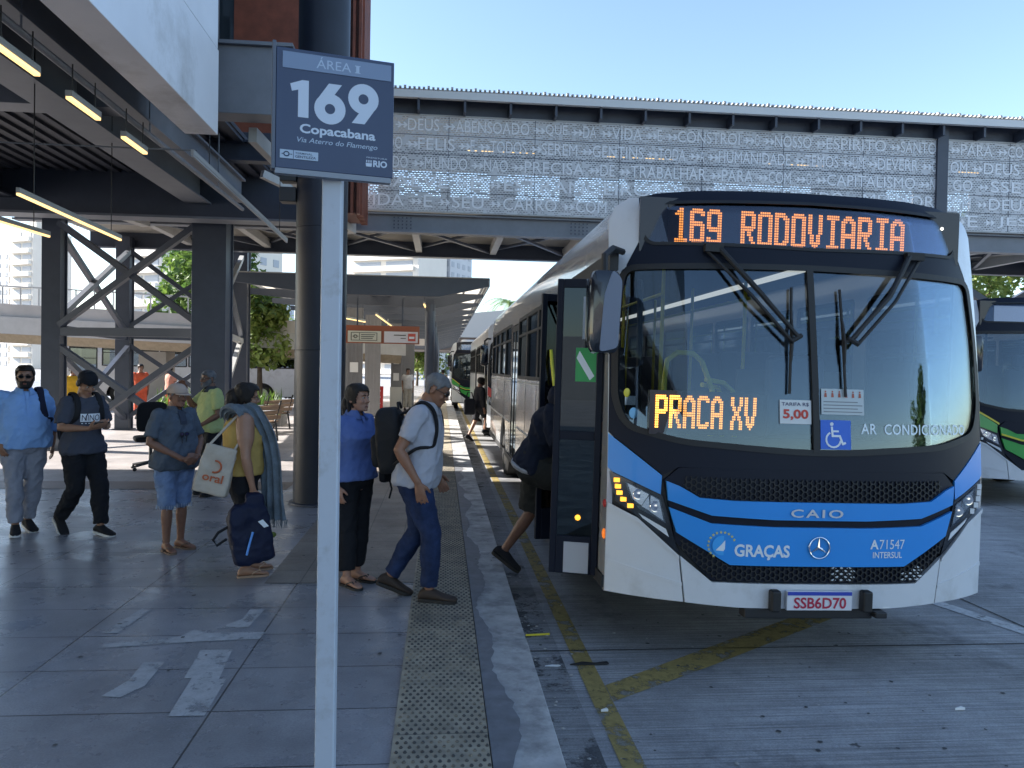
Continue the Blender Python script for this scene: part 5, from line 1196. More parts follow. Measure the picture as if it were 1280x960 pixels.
    def hair(s,m,line=.055,nape=-.06,off=.010,rough=.006,bald=0.,seed=0,side=.0):
        def pred(th,z):
            a=abs(th)
            if a<.9: lim=line-.0*a
            elif a<1.45: lim=line+(side-line)*(a-.9)/.55
            elif a<1.82: lim=side+.026 if side>-.02 else side
            else: lim=nape+(side+.02-nape)*max(0,(2.1-a)/.28) if a<2.1 else nape
            return z>lim
        s.shell('hair',m,pred,off,rough,seed,thick=.014)
    def beard(s,m,off=.006,z_hi=-.045,mous=True):
        def pred(th,z):
            a=abs(th)
            if a>1.75: return False
            if a>1.35: return -.10<z<.0
            lim=z_hi+(.0-z_hi)*max(0,(a-.75))/.6
            if z<lim: return not(a<.24 and -.088<z<-.062)
            return False
        s.shell('beard',m,pred,off,.003,3,thick=.008,fs=90)
    def glasses(s,dark=False,m=None):
        M=s.hM; mb=MB(); m=m or BLACK
        for q in (-1,1):
            pts=[M@Vector((q*.033+.023*math.cos(a)*1.05,.101-.12*abs(q*.033+.023*math.cos(a))**1.6,.0+.0165*math.sin(a))) for a in [i*PI/10 for i in range(20)]]
            mb.tube(pts,.0022 if not dark else .003,6,closed=True)
            mb.tube([M@Vector((q*.056,.094,.006)),M@Vector((q*.078,.06,.006)),M@Vector((q*.081,-.02,.004)),M@Vector((q*.078,-.035,-.008))],.0022,6)
        mb.tube([M@Vector((-.011,.1005,.004)),M@Vector((0,.103,.007)),M@Vector((.011,.1005,.004))],.002,6); g=mb.build('glasses',m,s.o)
        if dark:
            l=MB()
            for q in (-1,1): l.add([M@Vector((q*.033+.023*math.cos(a),.1005-.12*abs(q*.033+.023*math.cos(a))**1.6,.016*math.sin(a))) for a in [i*PI/9 for i in range(18)]],[tuple(range(18))])
            l.build('lens',LENSD,g)
    def top(s,m,name='shirt',sleeve=.62,hem=-.08,off=.020,slack=.018,bust=0.,fold=.007,seed=0,fl=0.,neck=.97,wide=1.):
        mb=MB(); s.torso(mb,hem,neck,off,bust,wide,fl)
        if sleeve>0:
            for q in 'RL':
                s.arm(mb,q,slack,0.,sleeve)
                S=s.sh[q]; mb.tube([s.spine(.80)[0],S],[.068,.060],12)
        ob=remesh(mb,name,m,s.o,.010 if s.fine else .02,3,fold,10,seed); return ob
    def bottom(s,m,name='trousers',f1=1.93,off=.016,flare=.004,top=.16,fold=.006,seed=1,wide=1.):
        mb=MB(); s.torso(mb,-.20,top,off*.8,0,wide)
        for q in 'RL': s.leg(mb,q,off,0,f1,flare)
        return remesh(mb,name,m,s.o,.010 if s.fine else .02,3,fold,11,seed,(1,1,.9))
    def collar(s,m,r=.072,h=.035,name='collar',tilt=.02):
        mb=MB(); q,sd_,f=s.spine(.985); n=24; A=[];B=[]
        for i in range(n+1):
            a=PI/2+.28+(2*PI-.56)*i/n; v=sd_*math.cos(a)+f*math.sin(a)
            A.append(q+v*(r+.016)-s.up*.022+f*.01); B.append(q+v*(r-.004)+s.up*h)
        C=[a_+ (a_-q).normalized()*.022-s.up*.012 for a_ in A]
        mb.add(A+B+C,[(i,i+1,n+2+i,n+1+i) for i in range(n)]+[(n+1+i,n+2+i,2*n+3+i,2*n+2+i) for i in range(n)])
        ob=mb.build(name,m,s.o,60); so_=ob.modifiers.new('s','SOLIDIFY'); so_.thickness=.005
    def placket(s,m,t0=.35,t1=.95,w_=.014,name='placket',bust=0.):
        mb=MB(); P=[]
        for i in range(9):
            t=t0+(t1-t0)*i/8; q,sd_,f=s.spine(t); ry=np.interp(t,[q_[0] for q_ in TORSO],[q_[2] for q_ in TORSO])*(s.bulk if t<.95 else 1); g=math.exp(-((t-.27)/.25)**2)*s.belly
            P.append(q+f*(ry+.026+g*1.4))
        for a,b in zip(P,P[1:]): mb.beam(a,b,w_,.006,s.fd)
        mb.build(name,m,s.o)
    def shoes(s,m,solem,name='shoe'):
        for q in 'RL':
            mb=MB(); s.foot(mb,q,.008,-.078,long=1.06); ob=remesh(mb,name,m,s.o,.009,2)
            mb=MB(); M=s.footM(q); out=[(.036,-.08),(.042,-.02),(.042,.06),(.054,.13),(.045,.195),(.0,.215)]; out=out+[(-a,b) for a,b in out[:-1][::-1]]; out=fillet(out,.03,3)
            mb.loft([[M@Vector((a*k,b*k,z)) for a,b in out] for z,k in ((-.092,.97),(-.090,1.),(-.070,1.),(-.066,.95))]); mb.build('sole',solem,ob)
    def sandals(s,m,strap):
        for q in 'RL':
            mb=MB(); M=s.footM(q); out=[(.034,-.075),(.034,.03),(.048,.12),(.042,.18),(.0,.205)]; out=out+[(-a,b) for a,b in out[:-1][::-1]]; out=fillet(out,.03,3)
            mb.loft([[M@Vector((a,b,z)) for a,b in out] for z in (-.098,-.080)]); f=mb.build('flip_flop',m,s.o)
            st=MB()
            for e in (-1,1): st.tube([M@Vector((.008,.145,-.078)),M@Vector((.012+e*.018,.115,-.034)),M@Vector((e*.043,.06,-.055)),M@Vector((e*.044,.045,-.082))],.0055,6)
            st.build('strap',strap,f)
    def child(s,mb,name,m,bevel=0.,par=None): return mb.build(name,m,par or s.o,35,bevel)
    def acc(s,name,label,cat,group=None):
        """a carried thing: own root with the carrier's placement"""
        return thing(name,label,cat,s.loc,s.rz,group,s.k)
def rbox(mb,c,d,M=None,r=.35,n=5,taper=1.):
    """soft rounded block for remeshing"""
    rings=[]
    for z,k in ((-.5,.72),(-.47,.88),(-.4,.97),(-.2,1.),(.1,1.),(.3,.97),(.42,.86),(.48,.66),(.5,.45)):
        t=1+(taper-1)*(z+.5); rings.append([Vector(c)+((M@Vector((a*d[0]/2*k*t,b*d[1]/2*k,z*d[2]))) if M else Vector((a*d[0]/2*k*t,b*d[1]/2*k,z*d[2]))) for a,b in fillet([(-1,-1),(1,-1),(1,1),(-1,1)],r,n)])
    mb.loft(rings)
BLK=cloth('black_cloth',(.012,.013,.017)); GREYH=cloth('grey_hair',(.15,.15,.155),.55,.6,.5,300); DARKH=cloth('dark_hair',(.014,.011,.010),.3,.45,.5,300)
SOLEW=mat('pale_sole',(.55,.55,.54),.7); SOLEB=mat('dark_sole',(.02,.018,.016),.8); BROWNSH=cloth('brown_shoe',(.045,.032,.026),.2,.6)
# --- man in the white polo with the backpack
m7=Person('grey haired man in pale polo and jeans walking head bowed beside the tactile strip',-.18,5.68,.985,-.17,1.69,(.26,.125,.075),dict(chest=(0,.045,1.285),neck=(0,.085,1.445),hpitch=26,R=((.255,-.07,1.13),(.235,.065,.90)),L=((-.25,.0,1.12),(-.23,.12,.90)),RL=((.085,.14,.51),(.085,.13,.085),4,0),LL=((-.09,.01,.50),(-.09,-.20,.125),6,20),RH=((0,.25,-1),(-1,.1,0),20),curl=40),belly=.035,bulk=1.08)
m7.body(); m7.hair(GREYH,.058,-.055,.007,.008); m7.brows(GREYH); m7.glasses(True); PALE=cloth('pale_polo',(.40,.41,.47),.05)
m7.top(PALE,'polo_shirt',.72,-.12,.026,.026,fold=.010,seed=3,fl=.05); m7.collar(PALE); m7.bottom(cloth('blue_denim',(.018,.032,.085),.4),'jeans',1.95,.020,.003,seed=5); m7.shoes(BROWNSH,SOLEB)
m7.placket(PALE,.70,.96,.03)
def backpack(P,label,m,c=(0,-.215,1.20),d=(.30,.17,.46),group=None,strapm=None,straps='RL',strapx=.115):
    a=P.acc('backpack',label,'backpack',group); mb=MB(); rbox(mb,c,d,Matrix.Rotation(R(6),3,'X'),taper=.86); remesh(mb,'pack',m,a,.012,2,.006,8,4)
    mb=MB(); rbox(mb,(c[0],c[1]-d[1]*.45,c[2]-d[2]*.17),(d[0]*.78,.09,d[2]*.5),Matrix.Rotation(R(5),3,'X')); remesh(mb,'front_pocket',m,a,.012,2,.004,8,6)
    z=MB(); z.tube([Vector((c[0]+d[0]*.44*math.cos(t),c[1]-d[1]*.30,c[2]+d[2]*(.1+.33*math.sin(t)))) for t in [PI*i/12 for i in range(13)]],.005,6); z.build('zip',strapm or BLACK,a)
    st=MB(); st.tube([Vector((c[0]-.05,c[1]+.06,c[2]+d[2]*.48)),Vector((c[0]-.03,c[1]+.05,c[2]+d[2]*.57)),Vector((c[0]+.03,c[1]+.05,c[2]+d[2]*.57)),Vector((c[0]+.05,c[1]+.06,c[2]+d[2]*.48))],.010,6); st.build('haul_loop',m,a)
    for q in straps:
        e=1 if q=='R' else -1; mb=MB(); N_=P.p['neck']; f=P.fd; x=strapx*e
        back=Vector((x*.7,c[1]+d[1]*.45,c[2]+d[2]*.40)); b=N_+P.sd*x-P.up*.025
        pts=[back,P.front(.90,x*.75,.03,True),b+P.up*.040-f*.03,b+P.up*.022+f*.05,P.front(.86,x,.036),P.front(.72,x*1.05,.036),P.front(.58,x*1.15,.036),P.front(.47,x*1.30,.030),P.spine(.42)[0]+P.sd*e*(.215*P.bulk)+f*.02,Vector((x*1.2,c[1]+.05,c[2]-d[2]*.36))]
        # smooth the path
        out=[]
        for i in range(len(pts)-1):
            p0,p1,p2,p3=pts[max(0,i-1)],pts[i],pts[i+1],pts[min(len(pts)-1,i+2)]
            for t in (0,.25,.5,.75): out.append(.5*((2*p1)+(p2-p0)*t+(2*p0-5*p1+4*p2-p3)*t*t+(3*p1-p0-3*p2+p3)*t**3))
        out.append(pts[-1]); sm=MB(); rings=[]
        for i,p in enumerate(out):
            dd=(out[min(i+1,len(out)-1)]-out[max(i-1,0)]).normalized(); s_=(P.sd-dd*P.sd.dot(dd)).normalized(); n_=dd.cross(s_); w_=.032 if i<28 else .014
            rings.append([p+s_*w_*math.cos(t)+n_*.012*math.sin(t) for t in [2*PI*k/10 for k in range(10)]])
        sm.loft(rings); sm.build('shoulder_strap',strapm or m,a)
    return a
PACKB=cloth('black_pack_fabric',(.014,.014,.016),.2,.7)
backpack(m7,'black backpack worn by the grey haired man in the pale polo',PACKB,(0,-.185,1.18),(.31,.19,.48))
# --- woman in blue polo behind the pole
w6=Person('woman in blue polo and black trousers standing just behind the sign pole',-.68,6.10,.80,-.60,1.57,(.36,.19,.13),dict(R=((.235,-.03,1.10),(.22,.03,.86)),L=((-.23,.04,1.08),(-.15,.22,1.02)),hpitch=-4,hyaw=-6,LH=((.3,.9,-.1),(1,-.2,0),70),RL=((.085,.02,.50),(.09,.03,.085),10,0),LL=((-.085,.0,.50),(-.09,-.03,.085),10,0)),bulk=1.06,belly=.015)
w6.body(False); BLUP=cloth('blue_polo_fabric',(.105,.165,.40),.08); w6.top(BLUP,'polo_shirt',.62,-.04,.026,.016,bust=.05,fold=.006,seed=9,fl=.07); w6.collar(BLUP); w6.placket(BLUP,.72,.96,.03); w6.bottom(BLK,'trousers',1.90,.018,.008,top=.12,seed=2)
w6.sandals(mat('black_flip_flop',(.02,.02,.02),.7),mat('black_strap',(.02,.02,.02),.5)); w6.brows(DARKH); w6.hair(DARKH,.058,-.085,.018,.006,side=-.05)
mb=MB(); M=w6.hM
mb.tube([M@Vector((0,-.10,.03)),M@Vector((.0,-.125,-.04)),M@Vector((.01,-.115,-.14)),M@Vector((.015,-.10,-.24))],[.045,.05,.045,.02],12); mb.tube([M@Vector((.066,-.05,.0)),M@Vector((.068,-.045,-.07)),M@Vector((.06,-.06,-.14)),M@Vector((.05,-.07,-.2))],[.020,.022,.018,.006],8); remesh(mb,'long_hair',DARKH,w6.o,.011,2,.006,22,3)
wl_=w6.acc('small_bag','small black bag held at the waist by the woman in the blue polo','bag'); mb=MB(); rbox(mb,(-.10,.27,.96),(.10,.07,.16)); remesh(mb,'bag',BLK,wl_,.01,2,.003,9,2); MB().tube([(-.13,.29,.90),(-.14,.31,.82),(-.12,.30,.74)],.008,6).build('strap',BLK,wl_)
# --- woman with the scarf
w5=Person('dark haired woman in mustard top and long grey scarf turned toward the bus',-1.60,6.36,.90,.43,1.55,(.31,.165,.105),dict(R=((.285,-.02,1.07),(.265,.045,.80)),L=((-.26,.05,1.08),(-.18,.22,1.0)),armk=1.45,hyaw=12,hpitch=2,RH=((0,.1,-1),(-1,.15,0),150),RL=((.09,.03,.50),(.09,.03,.085),8,0),LL=((-.09,.06,.50),(-.09,.12,.085),8,0)),bulk=1.20,belly=.03)
w5.body(False); MUST=cloth('mustard_top',(.42,.29,.09),.1); w5.top(MUST,'sleeveless_top',0,-.02,.026,0,bust=.06,fold=.004,seed=12,neck=.90); w5.bottom(BLK,'trousers',1.88,.014,.0,top=.22,seed=7)
w5.sandals(mat('tan_flip_flop',(.34,.22,.15),.6),mat('tan_strap',(.42,.27,.18),.4)); w5.brows(DARKH); w5.hair(DARKH,.062,-.07,.024,.008,side=-.06); w5.glasses()
mb=MB(); M=w5.hM; mb.tube([M@Vector((0,-.06,.06)),M@Vector((0,-.115,.0)),M@Vector((0,-.14,-.075)),M@Vector((.0,-.165,-.115)),M@Vector((0,-.20,-.12))],[.06,.072,.062,.042,.012],14); remesh(mb,'gathered_hair',DARKH,w5.o,.010,2,.006,25,8)
SCARF=cloth('grey_blue_scarf',(.14,.175,.21),.3,.9,.5,160)
def drape(P,pts,ws,th,name,m,fr=True,pleat=5,seed=0):
    pts=[Vector(p) for p in pts]; out=[];ww=[]
    for i in range(len(pts)-1):
        p0,p1,p2,p3=pts[max(0,i-1)],pts[i],pts[i+1],pts[min(len(pts)-1,i+2)]
        for k in range(6): t=k/6; out.append(.5*((2*p1)+(p2-p0)*t+(2*p0-5*p1+4*p2-p3)*t*t+(3*p1-p0-3*p2+p3)*t**3)); ww.append(ws[i]*(1-t)+ws[i+1]*t)
    out.append(pts[-1]); ww.append(ws[-1]); mb=MB(); rings=[]; n=48; last=None
    for i,p in enumerate(out):
        dd=(out[min(i+1,len(out)-1)]-out[max(i-1,0)]).normalized(); s_=Vector((.80,.55,0)) if p.y>.05 else Vector((.3,1,0)); s_=(s_-dd*s_.dot(dd)).normalized()
        if last: s_=(last*.7+s_*.3); s_=(s_-dd*s_.dot(dd)).normalized()
        last=s_; n_=dd.cross(s_); r_=[]
        for k in range(n):
            t=2*PI*k/n; a=math.cos(t); r_.append(p+s_*ww[i]*a+n_*(th*(math.sin(t)*(1-.4*a*a))+th*.75*math.sin(a*pleat*2.2+i*.08+seed)))
        rings.append(r_)
    mb.loft(rings); ob=mb.build(name,m,P.o,70)
    if fr:
        f=MB(); e=out[-1]
        for k in range(24):
            a=-1+2*k/23; b=e+last*ww[-1]*a+n_*th*.6*math.sin(a*pleat*2.2); f.tube([b,b+Vector((random.uniform(-.008,.008),random.uniform(-.008,.008),-.035)),b+Vector((random.uniform(-.015,.015),random.uniform(-.015,.015),-.075))],[.004,.0035,.0015],5)
        f.build('fringe',m,ob)
drape(w5,[(-.03,-.13,1.40),(.06,-.12,1.475),(.15,-.05,1.49),(.185,.05,1.43),(.19,.155,1.27),(.17,.215,1.05),(.15,.235,.82),(.135,.25,.62),(.13,.265,.50)],[.05,.07,.085,.10,.115,.12,.125,.13,.135],.022,'scarf',SCARF,seed=1)
drape(w5,[(-.03,-.13,1.42),(-.12,-.09,1.475),(-.15,.03,1.45),(-.11,.15,1.28),(-.05,.22,1.08),(.0,.25,.86),(.03,.27,.66)],[.05,.06,.07,.08,.09,.10,.10],.02,'scarf',SCARF,seed=4)
hb=w5.acc('backpack','navy drawstring backpack hanging from the hand of the woman with the scarf','backpack'); NAVY=cloth('navy_pack_fabric',(.006,.010,.032),.2,.6)
mb=MB(); rbox(mb,(.30,.02,.435),(.20,.34,.52),Matrix.Rotation(R(8),3,'X'),taper=.82); rbox(mb,(.30,.055,.70),(.10,.16,.16)); remesh(mb,'pack',NAVY,hb,.011,3,.010,8,5)
mb=MB(); mb.tube([(.405,-.03,.27),(.41,-.01,.36),(.40,.02,.46)],.010,6); mb.build('blue_zip',mat('light_blue_zip',(.12,.32,.75),.5),hb)
mb=MB(); mb.prism([(.06,.545),(.10,.56),(.15,.50),(.11,.49)],lambda u,v:(.409,u,v),lambda u,v:(.402,u,v)); mb.build('white_mark',DECALW,hb)
mb=MB(); mb.tube([(.27,.02,.72),(.265,.05,.775),(.265,.07,.72)],.012,8); mb.tube([(.30,-.16,.50),(.30,-.24,.46),(.30,-.28,.40),(.30,-.25,.35),(.30,-.17,.40)],.012,6); mb.build('strap',BLK,hb)
MB().ell((.30,.21,.40),(.02,.03,.025)).build('key_tassel',LEAF3,hb)
tt=w5.acc('tote_bag','cream canvas tote with red print under the arm of the woman with the scarf','tote bag'); CAN=cloth('cream_canvas',(.44,.39,.33),.12)
mb=MB(); T=Matrix.Translation((.20,-.245,.98))@Matrix.Rotation(R(66),4,'Z')@Matrix.Rotation(R(14),4,'Y')
rings=[]
for z,w_,d in ((-.21,.13,.045),(-.20,.14,.055),(-.05,.14,.05),(.12,.135,.035),(.20,.13,.018)): rings.append([T@Vector((a*w_,b*d,z)) for a,b in fillet([(-1,-1),(1,-1),(1,1),(-1,1)],.3,4)])
mb.loft(rings); remesh(mb,'bag',CAN,tt,.009,2,.005,8,2)
mb=MB(); text_fit(mb,'oral',-.08,-.10,.09,-.03,lambda u,v:T@Vector((u,-.062,v)),off=.02); mb.tube([T@Vector((.0+.05*math.cos(a),-.060,.03+.05*math.sin(a))) for a in [-1.8+i*.4 for i in range(10)]],.008,6); mb.build('red_print',mat('tote_red_print',(.40,.09,.03),.6),tt)
mb=MB(); sh=w5.sh['R']; mb.tube([T@Vector((-.10,-.02,.19)),sh+Vector((-.02,-.09,.02)),sh+Vector((-.03,-.02,.075)),sh+Vector((-.02,.07,.0)),T@Vector((.10,.02,.19))],.011,8); mb.build('handle',CAN,tt)
# --- older man with cap and cut-off jeans
m3=Person('older man in beige cap, grey open shirt and denim shorts with hands clasped',-2.42,7.25,.80,-.60,1.52,(.22,.105,.065),dict(R=((.275,.0,1.12),(.085,.265,.955)),L=((-.27,.04,1.12),(-.065,.285,.975)),hyaw=-4,hpitch=2,RH=((-.85,.35,-.25),(0,-.8,.5),60),LH=((.85,.3,-.30),(0,-.9,.1),60),RL=((.09,.02,.50),(.095,.02,.085),12,0),LL=((-.09,.0,.50),(-.095,-.02,.085),10,0)),bulk=1.10,belly=.05)
m3.body(False); GSH=cloth('grey_blue_shirt',(.085,.105,.135),.2); m3.top(GSH,'open_shirt',.82,-.16,.026,.026,fold=.011,seed=21,fl=.09); m3.collar(GSH,.07,.03); DEN=cloth('pale_denim',(.17,.25,.42),.25); m3.bottom(DEN,'shorts',1.06,.026,.006,fold=.009,seed=22)
mb=MB()
for i in range(26):
    for q in 'RL':
        K=Vector(m3.p[q+'L'][0]); a=i*.24; b=K+Vector((.10*math.cos(a),.10*math.sin(a),-.02)); mb.tube([b,b+Vector((0,0,-.03-.02*random.random()))],.003,4)
mb.build('frayed_hem',cloth('frayed_denim',(.4,.46,.56)),m3.o)
m3.placket(cloth('dark_undershirt',(.05,.06,.085)),.70,.95,.07,'undershirt'); m3.sandals(mat('brown_flip_flop',(.18,.12,.085),.7),mat('brown_strap',(.10,.065,.05),.5)); m3.brows(GREYH); m3.hair(GREYH,.045,-.05,.008,.004)
CAPM=cloth('beige_cap',(.46,.35,.28),.06); m3.shell('cap',CAPM,lambda th,z:z>.030 if abs(th)<2.2 else z>.012,.015,0,0,thick=.008)
mb=MB(); M=m3.hM; A=[];B=[]
for i in range(17): a=-1.05+2.1*i/16; p=headpt(a,.034,.020); A.append(M@p); B.append(M@(Vector((p.x*1.02,p.y+.075*math.cos(a*1.35)**.6 if abs(a*1.35)<1.57 else p.y,.020))))
mb.add(A+B,[(i,i+1,18+i,17+i) for i in range(16)]); ob=mb.build('cap_brim',CAPM,m3.o,60); q_=ob.modifiers.new('s','SOLIDIFY'); q_.thickness=.006
sg=m3.acc('sunglasses','dark sunglasses hooked on the chest of the man in the beige cap','sunglasses'); mb=MB()
for e in (-1,1): mb.tube([Vector((.03+e*.028+.022*math.cos(a),.205,1.20+.018*math.sin(a))) for a in [i*PI/8 for i in range(16)]],.004,6,closed=True)
mb.tube([(.0,.205,1.20),(.0,.19,1.12)],.004,6); mb.tube([(.06,.205,1.2),(.05,.20,1.11)],.004,6); mb.build('frame',BLACK,sg)
mb=MB(); 
for e in (-1,1): mb.add([Vector((.03+e*.028+.021*math.cos(a),.206,1.20+.017*math.sin(a))) for a in [i*PI/8 for i in range(16)]],[tuple(range(16))])
mb.build('lens',mat('violet_lens',(.03,.03,.10),.1),sg)
# --- man in lime polo behind
m4=Person('grey bearded man in lime yellow polo raising one hand beside the square column',-2.98,10.3,-.78,-.62,1.63,(.20,.095,.06),dict(R=((.24,.16,1.20),(.14,.30,1.42)),L=((-.235,.0,1.10),(-.16,.18,.98)),RH=((-.2,.35,.9),(-.6,.7,0),15),hyaw=-8,hpitch=-2),bulk=1.14,belly=.03)
m4.body(); m4.hair(GREYH,.052,-.05,.010,.005); m4.beard(GREYH); m4.brows(GREYH); m4.glasses(); LIME=cloth('lime_polo',(.50,.56,.24),.06); m4.top(LIME,'polo_shirt',.75,-.1,.024,.026,fold=.009,seed=31); m4.collar(cloth('dark_collar',(.05,.06,.07))); m4.bottom(BLK,'trousers',1.94,.018,.006,seed=32); m4.shoes(BLK,SOLEB)
# --- man in the light blue shirt
m1=Person('bearded man in sunglasses, light blue shirt and grey trousers at the left edge',-4.12,8.02,.62,-.78,1.66,(.24,.12,.075),dict(R=((.295,-.06,1.12),(.235,.07,.93)),L=((-.28,-.08,1.13),(-.27,-.05,.88)),RH=((-.35,.25,-.9),(-.8,-.4,0),20),hyaw=14,hpitch=-4,RL=((.09,.06,.50),(.085,.08,.085),10,0),LL=((-.085,-.0,.50),(-.06,-.10,.10),8,10)),bulk=1.15,belly=.055)
m1.body(); m1.hair(DARKH,.060,-.05,.016,.006); m1.beard(DARKH,.008,-.048); m1.brows(DARKH); m1.glasses(True); LB=cloth('light_blue_shirt',(.23,.40,.72),.06); m1.top(LB,'shirt',1.45,-.10,.028,.020,fold=.011,seed=41,fl=.05); m1.collar(LB,.075,.03); m1.placket(LB,-.06,.95,.024); m1.bottom(cloth('grey_trousers',(.25,.26,.31),.12),'trousers',1.94,.022,.003,fold=.009,seed=42); m1.shoes(cloth('black_shoe',(.02,.02,.022)),SOLEW)
backpack(m1,'dark backpack slung on one shoulder of the man in the light blue shirt',cloth('dark_navy_pack',(.014,.018,.04)),(-.16,-.25,1.16),(.26,.16,.42),straps='L',strapx=.13)
# --- young man looking at the phone
m2=Person('young man in black cap and dark tee walking while reading his phone',-3.52,7.93,.80,-.60,1.62,(.30,.155,.095),dict(neck=(0,.02,1.45),hpitch=30,hyaw=0,R=((.235,.02,1.12),(.075,.255,1.115)),L=((-.23,.04,1.12),(-.075,.265,1.125)),RH=((-.45,.75,.25),(-.5,-.1,.8),75),LH=((.45,.75,.25),(.5,-.1,.8),75),RL=((.09,.03,.49),(.095,-.24,.15),4,38),LL=((-.09,.16,.52),(-.09,.18,.085),6,4)),bulk=1.03)
m2.body(); m2.hair(DARKH,.05,-.06,.012,.004); m2.brows(DARKH); TEE=cloth('dark_grey_tee',(.060,.066,.088),.1); m2.top(TEE,'t_shirt',.85,-.15,.028,.028,fold=.010,seed=51,fl=.08); m2.bottom(BLK,'trousers',1.95,.024,.006,fold=.009,seed=52); m2.shoes(cloth('black_trainer',(.016,.016,.018)),SOLEW)
m2.shell('cap',BLK,lambda th,z:z>.034,.016,0,0,thick=.01); mb=MB(); M=m2.hM; mb.loft([[M@Vector((q*.0+a*1.0,b,z)) for a,b in fillet([(-.086,-.11),(.086,-.11),(.086,.100),(-.086,.100)],.08,5)] for z,q in ((.03,0),(.05,0))]); m2.child(mb,'cap_band',BLK)
mb=MB()
for e in (-1,1): mb.ell(M@Vector((e*.088,-.01,-.005)),(.018,.034,.042),M.to_3x3(),12,8)
mb.tube([M@Vector((.092*math.cos(a),-.012,.145*math.sin(a)-.005)) for a in [PI*i/14 for i in range(15)]],.009,8); hp_=m2.acc('headphones','black headphones worn over the cap of the young man with the phone','headphones'); mb.build('headset',BLACK,hp_)
mb=MB(); 
def tee(u,v): return m2.front(v,-u,.034)
for a,b,c,d in ((-.10,.50,.10,.66),):
    n=10; mb.add([tee(a+(c-a)*i/n,b+(d-b)*j/4) for j in range(5) for i in range(n+1)],[(j*(n+1)+i,j*(n+1)+i+1,(j+1)*(n+1)+i+1,(j+1)*(n+1)+i) for j in range(4) for i in range(n)])
tp=mb.build('tee_print',DECALW,m2.o,60); mb=MB(); text_fit(mb,'NINO',-.09,.52,.09,.64,lambda u,v:tee(u,v)+m2.fd*.004); mb.build('tee_letters',TEE,tp)
mb=MB(); text_fit(mb,'- - - - - -',-.09,.46,.09,.475,lambda u,v:tee(u,v)+m2.fd*.0,off=.02); mb.build('tee_small_print',DECALW,m2.o)
ph=m2.acc('mobile_phone','black mobile phone held in both hands by the young man in the cap','phone'); M=Matrix.Translation((0,.335,1.165))@Matrix.Rotation(R(35),4,'X'); mb=MB(); mb.cbox((0,0,0),(.15,.075,.010)); mb.v=[tuple(M@Vector(v)) for v in mb.v]; mb.build('case',BLACK,ph,bevel=.004); mb=MB(); mb.cbox((0,0,.0058),(.138,.066,.001)); mb.v=[tuple(M@Vector(v)) for v in mb.v]; mb.build('screen',mat('phone_screen',(.3,.32,.36),.2,emit=(.7,.75,.85),es=.4),ph)
backpack(m2,'dark backpack on the back of the young man reading his phone',PACKB,(0,-.20,1.17),(.28,.15,.42))
# --- passenger stepping into the bus
b8=Person('passenger in dark hooded jacket and shorts stepping from kerb into the open door',.79,6.30,.90,-.44,1.72,(.20,.10,.065),dict(pel=(0,0,.93),chest=(.0,.13,1.25),neck=(0,.24,1.40),hpitch=25,R=((.27,.24,1.13),(.22,.46,1.22)),L=((-.26,.18,1.12),(-.2,.42,1.2)),RL=((.10,.37,.80),(.10,.33,.40),4,5),LL=((-.13,-.07,.51),(-.15,-.32,.135),2,32),RH=((0,.6,.6),(0,0,-1),60)),bulk=1.12)
b8.body(); NVY=cloth('dark_navy_jacket',(.016,.020,.036),.15); b8.top(NVY,'hooded_jacket',1.9,-.10,.032,.024,fold=.012,seed=61,fl=.06); b8.bottom(cloth('dark_olive_shorts',(.035,.034,.030)),'shorts',.98,.040,.02,fold=.008,seed=62); b8.shoes(BLK,SOLEB,'shoe'); b8.hair(DARKH,.05,-.06,.012,.005)
mb=MB(); q,sd_,f=b8.spine(.98); mb.ell(q-f*.07+Vector((0,0,.03)),(.12,.08,.10)); mb.ell(q-f*.02+Vector((0,0,.05)),(.11,.09,.07)); remesh(mb,'hood',NVY,b8.o,.012,2,.008,12,5)
mb=MB(); b8.torso(mb,-.15,-.07,.036,0,1,.06); remesh(mb,'shirt_hem',cloth('white_hem',(.5,.5,.52)),b8.o,.012,1)
# --- people farther off
def far_person(label,x,y,dx,dy,h,sk,topc,botc,hairm=DARKH,shorts=False,pose=None,sleeve=.6,skirt=False,group=None,z=0.,long=False):
    p=Person(label,x,y,dx,dy,h,sk,pose,.01,1.05,group,z,False); p.body(); p.hair(hairm,.055,-.06 if not long else -.11,.016,.004,side=-.03 if not long else -.09)
    p.top(cloth('far_top',topc),'top',sleeve,-.1,.024,.02,fold=.006); p.bottom(cloth('far_bottom',botc),'shorts' if shorts else 'trousers',.9 if shorts else 1.93,.022,.01); p.shoes(BLK,SOLEB); return p
far_person('woman in dark dress with bare legs stepping into the second bus',.98,19.75,.85,.35,1.62,(.28,.14,.09),(.02,.02,.025),(.018,.018,.022),shorts=True,pose=dict(RL=((.1,.15,.6),(.1,.12,.28),4,0),LL=((-.1,-.08,.5),(-.12,-.25,.12),4,30)),sleeve=1.9,z=-.12,long=True)
hbg=thing('handbag','black bag hanging from the woman boarding the second bus','bag',(.72,19.6,.55)); mb=MB(); rbox(mb,(0,0,.2),(.3,.16,.42)); remesh(mb,'bag',BLK,hbg,.02,2); MB().tube([(-.1,0,.38),(-.05,0,.56),(.05,0,.56),(.1,0,.38)],.015,6).build('handle',BLK,hbg)
far_person('person in white standing by the far end of the paved platform',-1.35,31.0,.3,-.9,1.70,(.3,.17,.11),(.62,.62,.62),(.45,.43,.38),shorts=False)
far_person('person in pale grey walking far back under the shelter',-.55,35,-.2,-1,1.62,(.3,.17,.11),(.5,.48,.45),(.12,.12,.14))
far_person('person in beige top farthest back beside the round posts',.05,38,.1,1,1.66,(.3,.17,.11),(.42,.34,.24),(.2,.18,.16))
G_='people waiting by the pale buses'
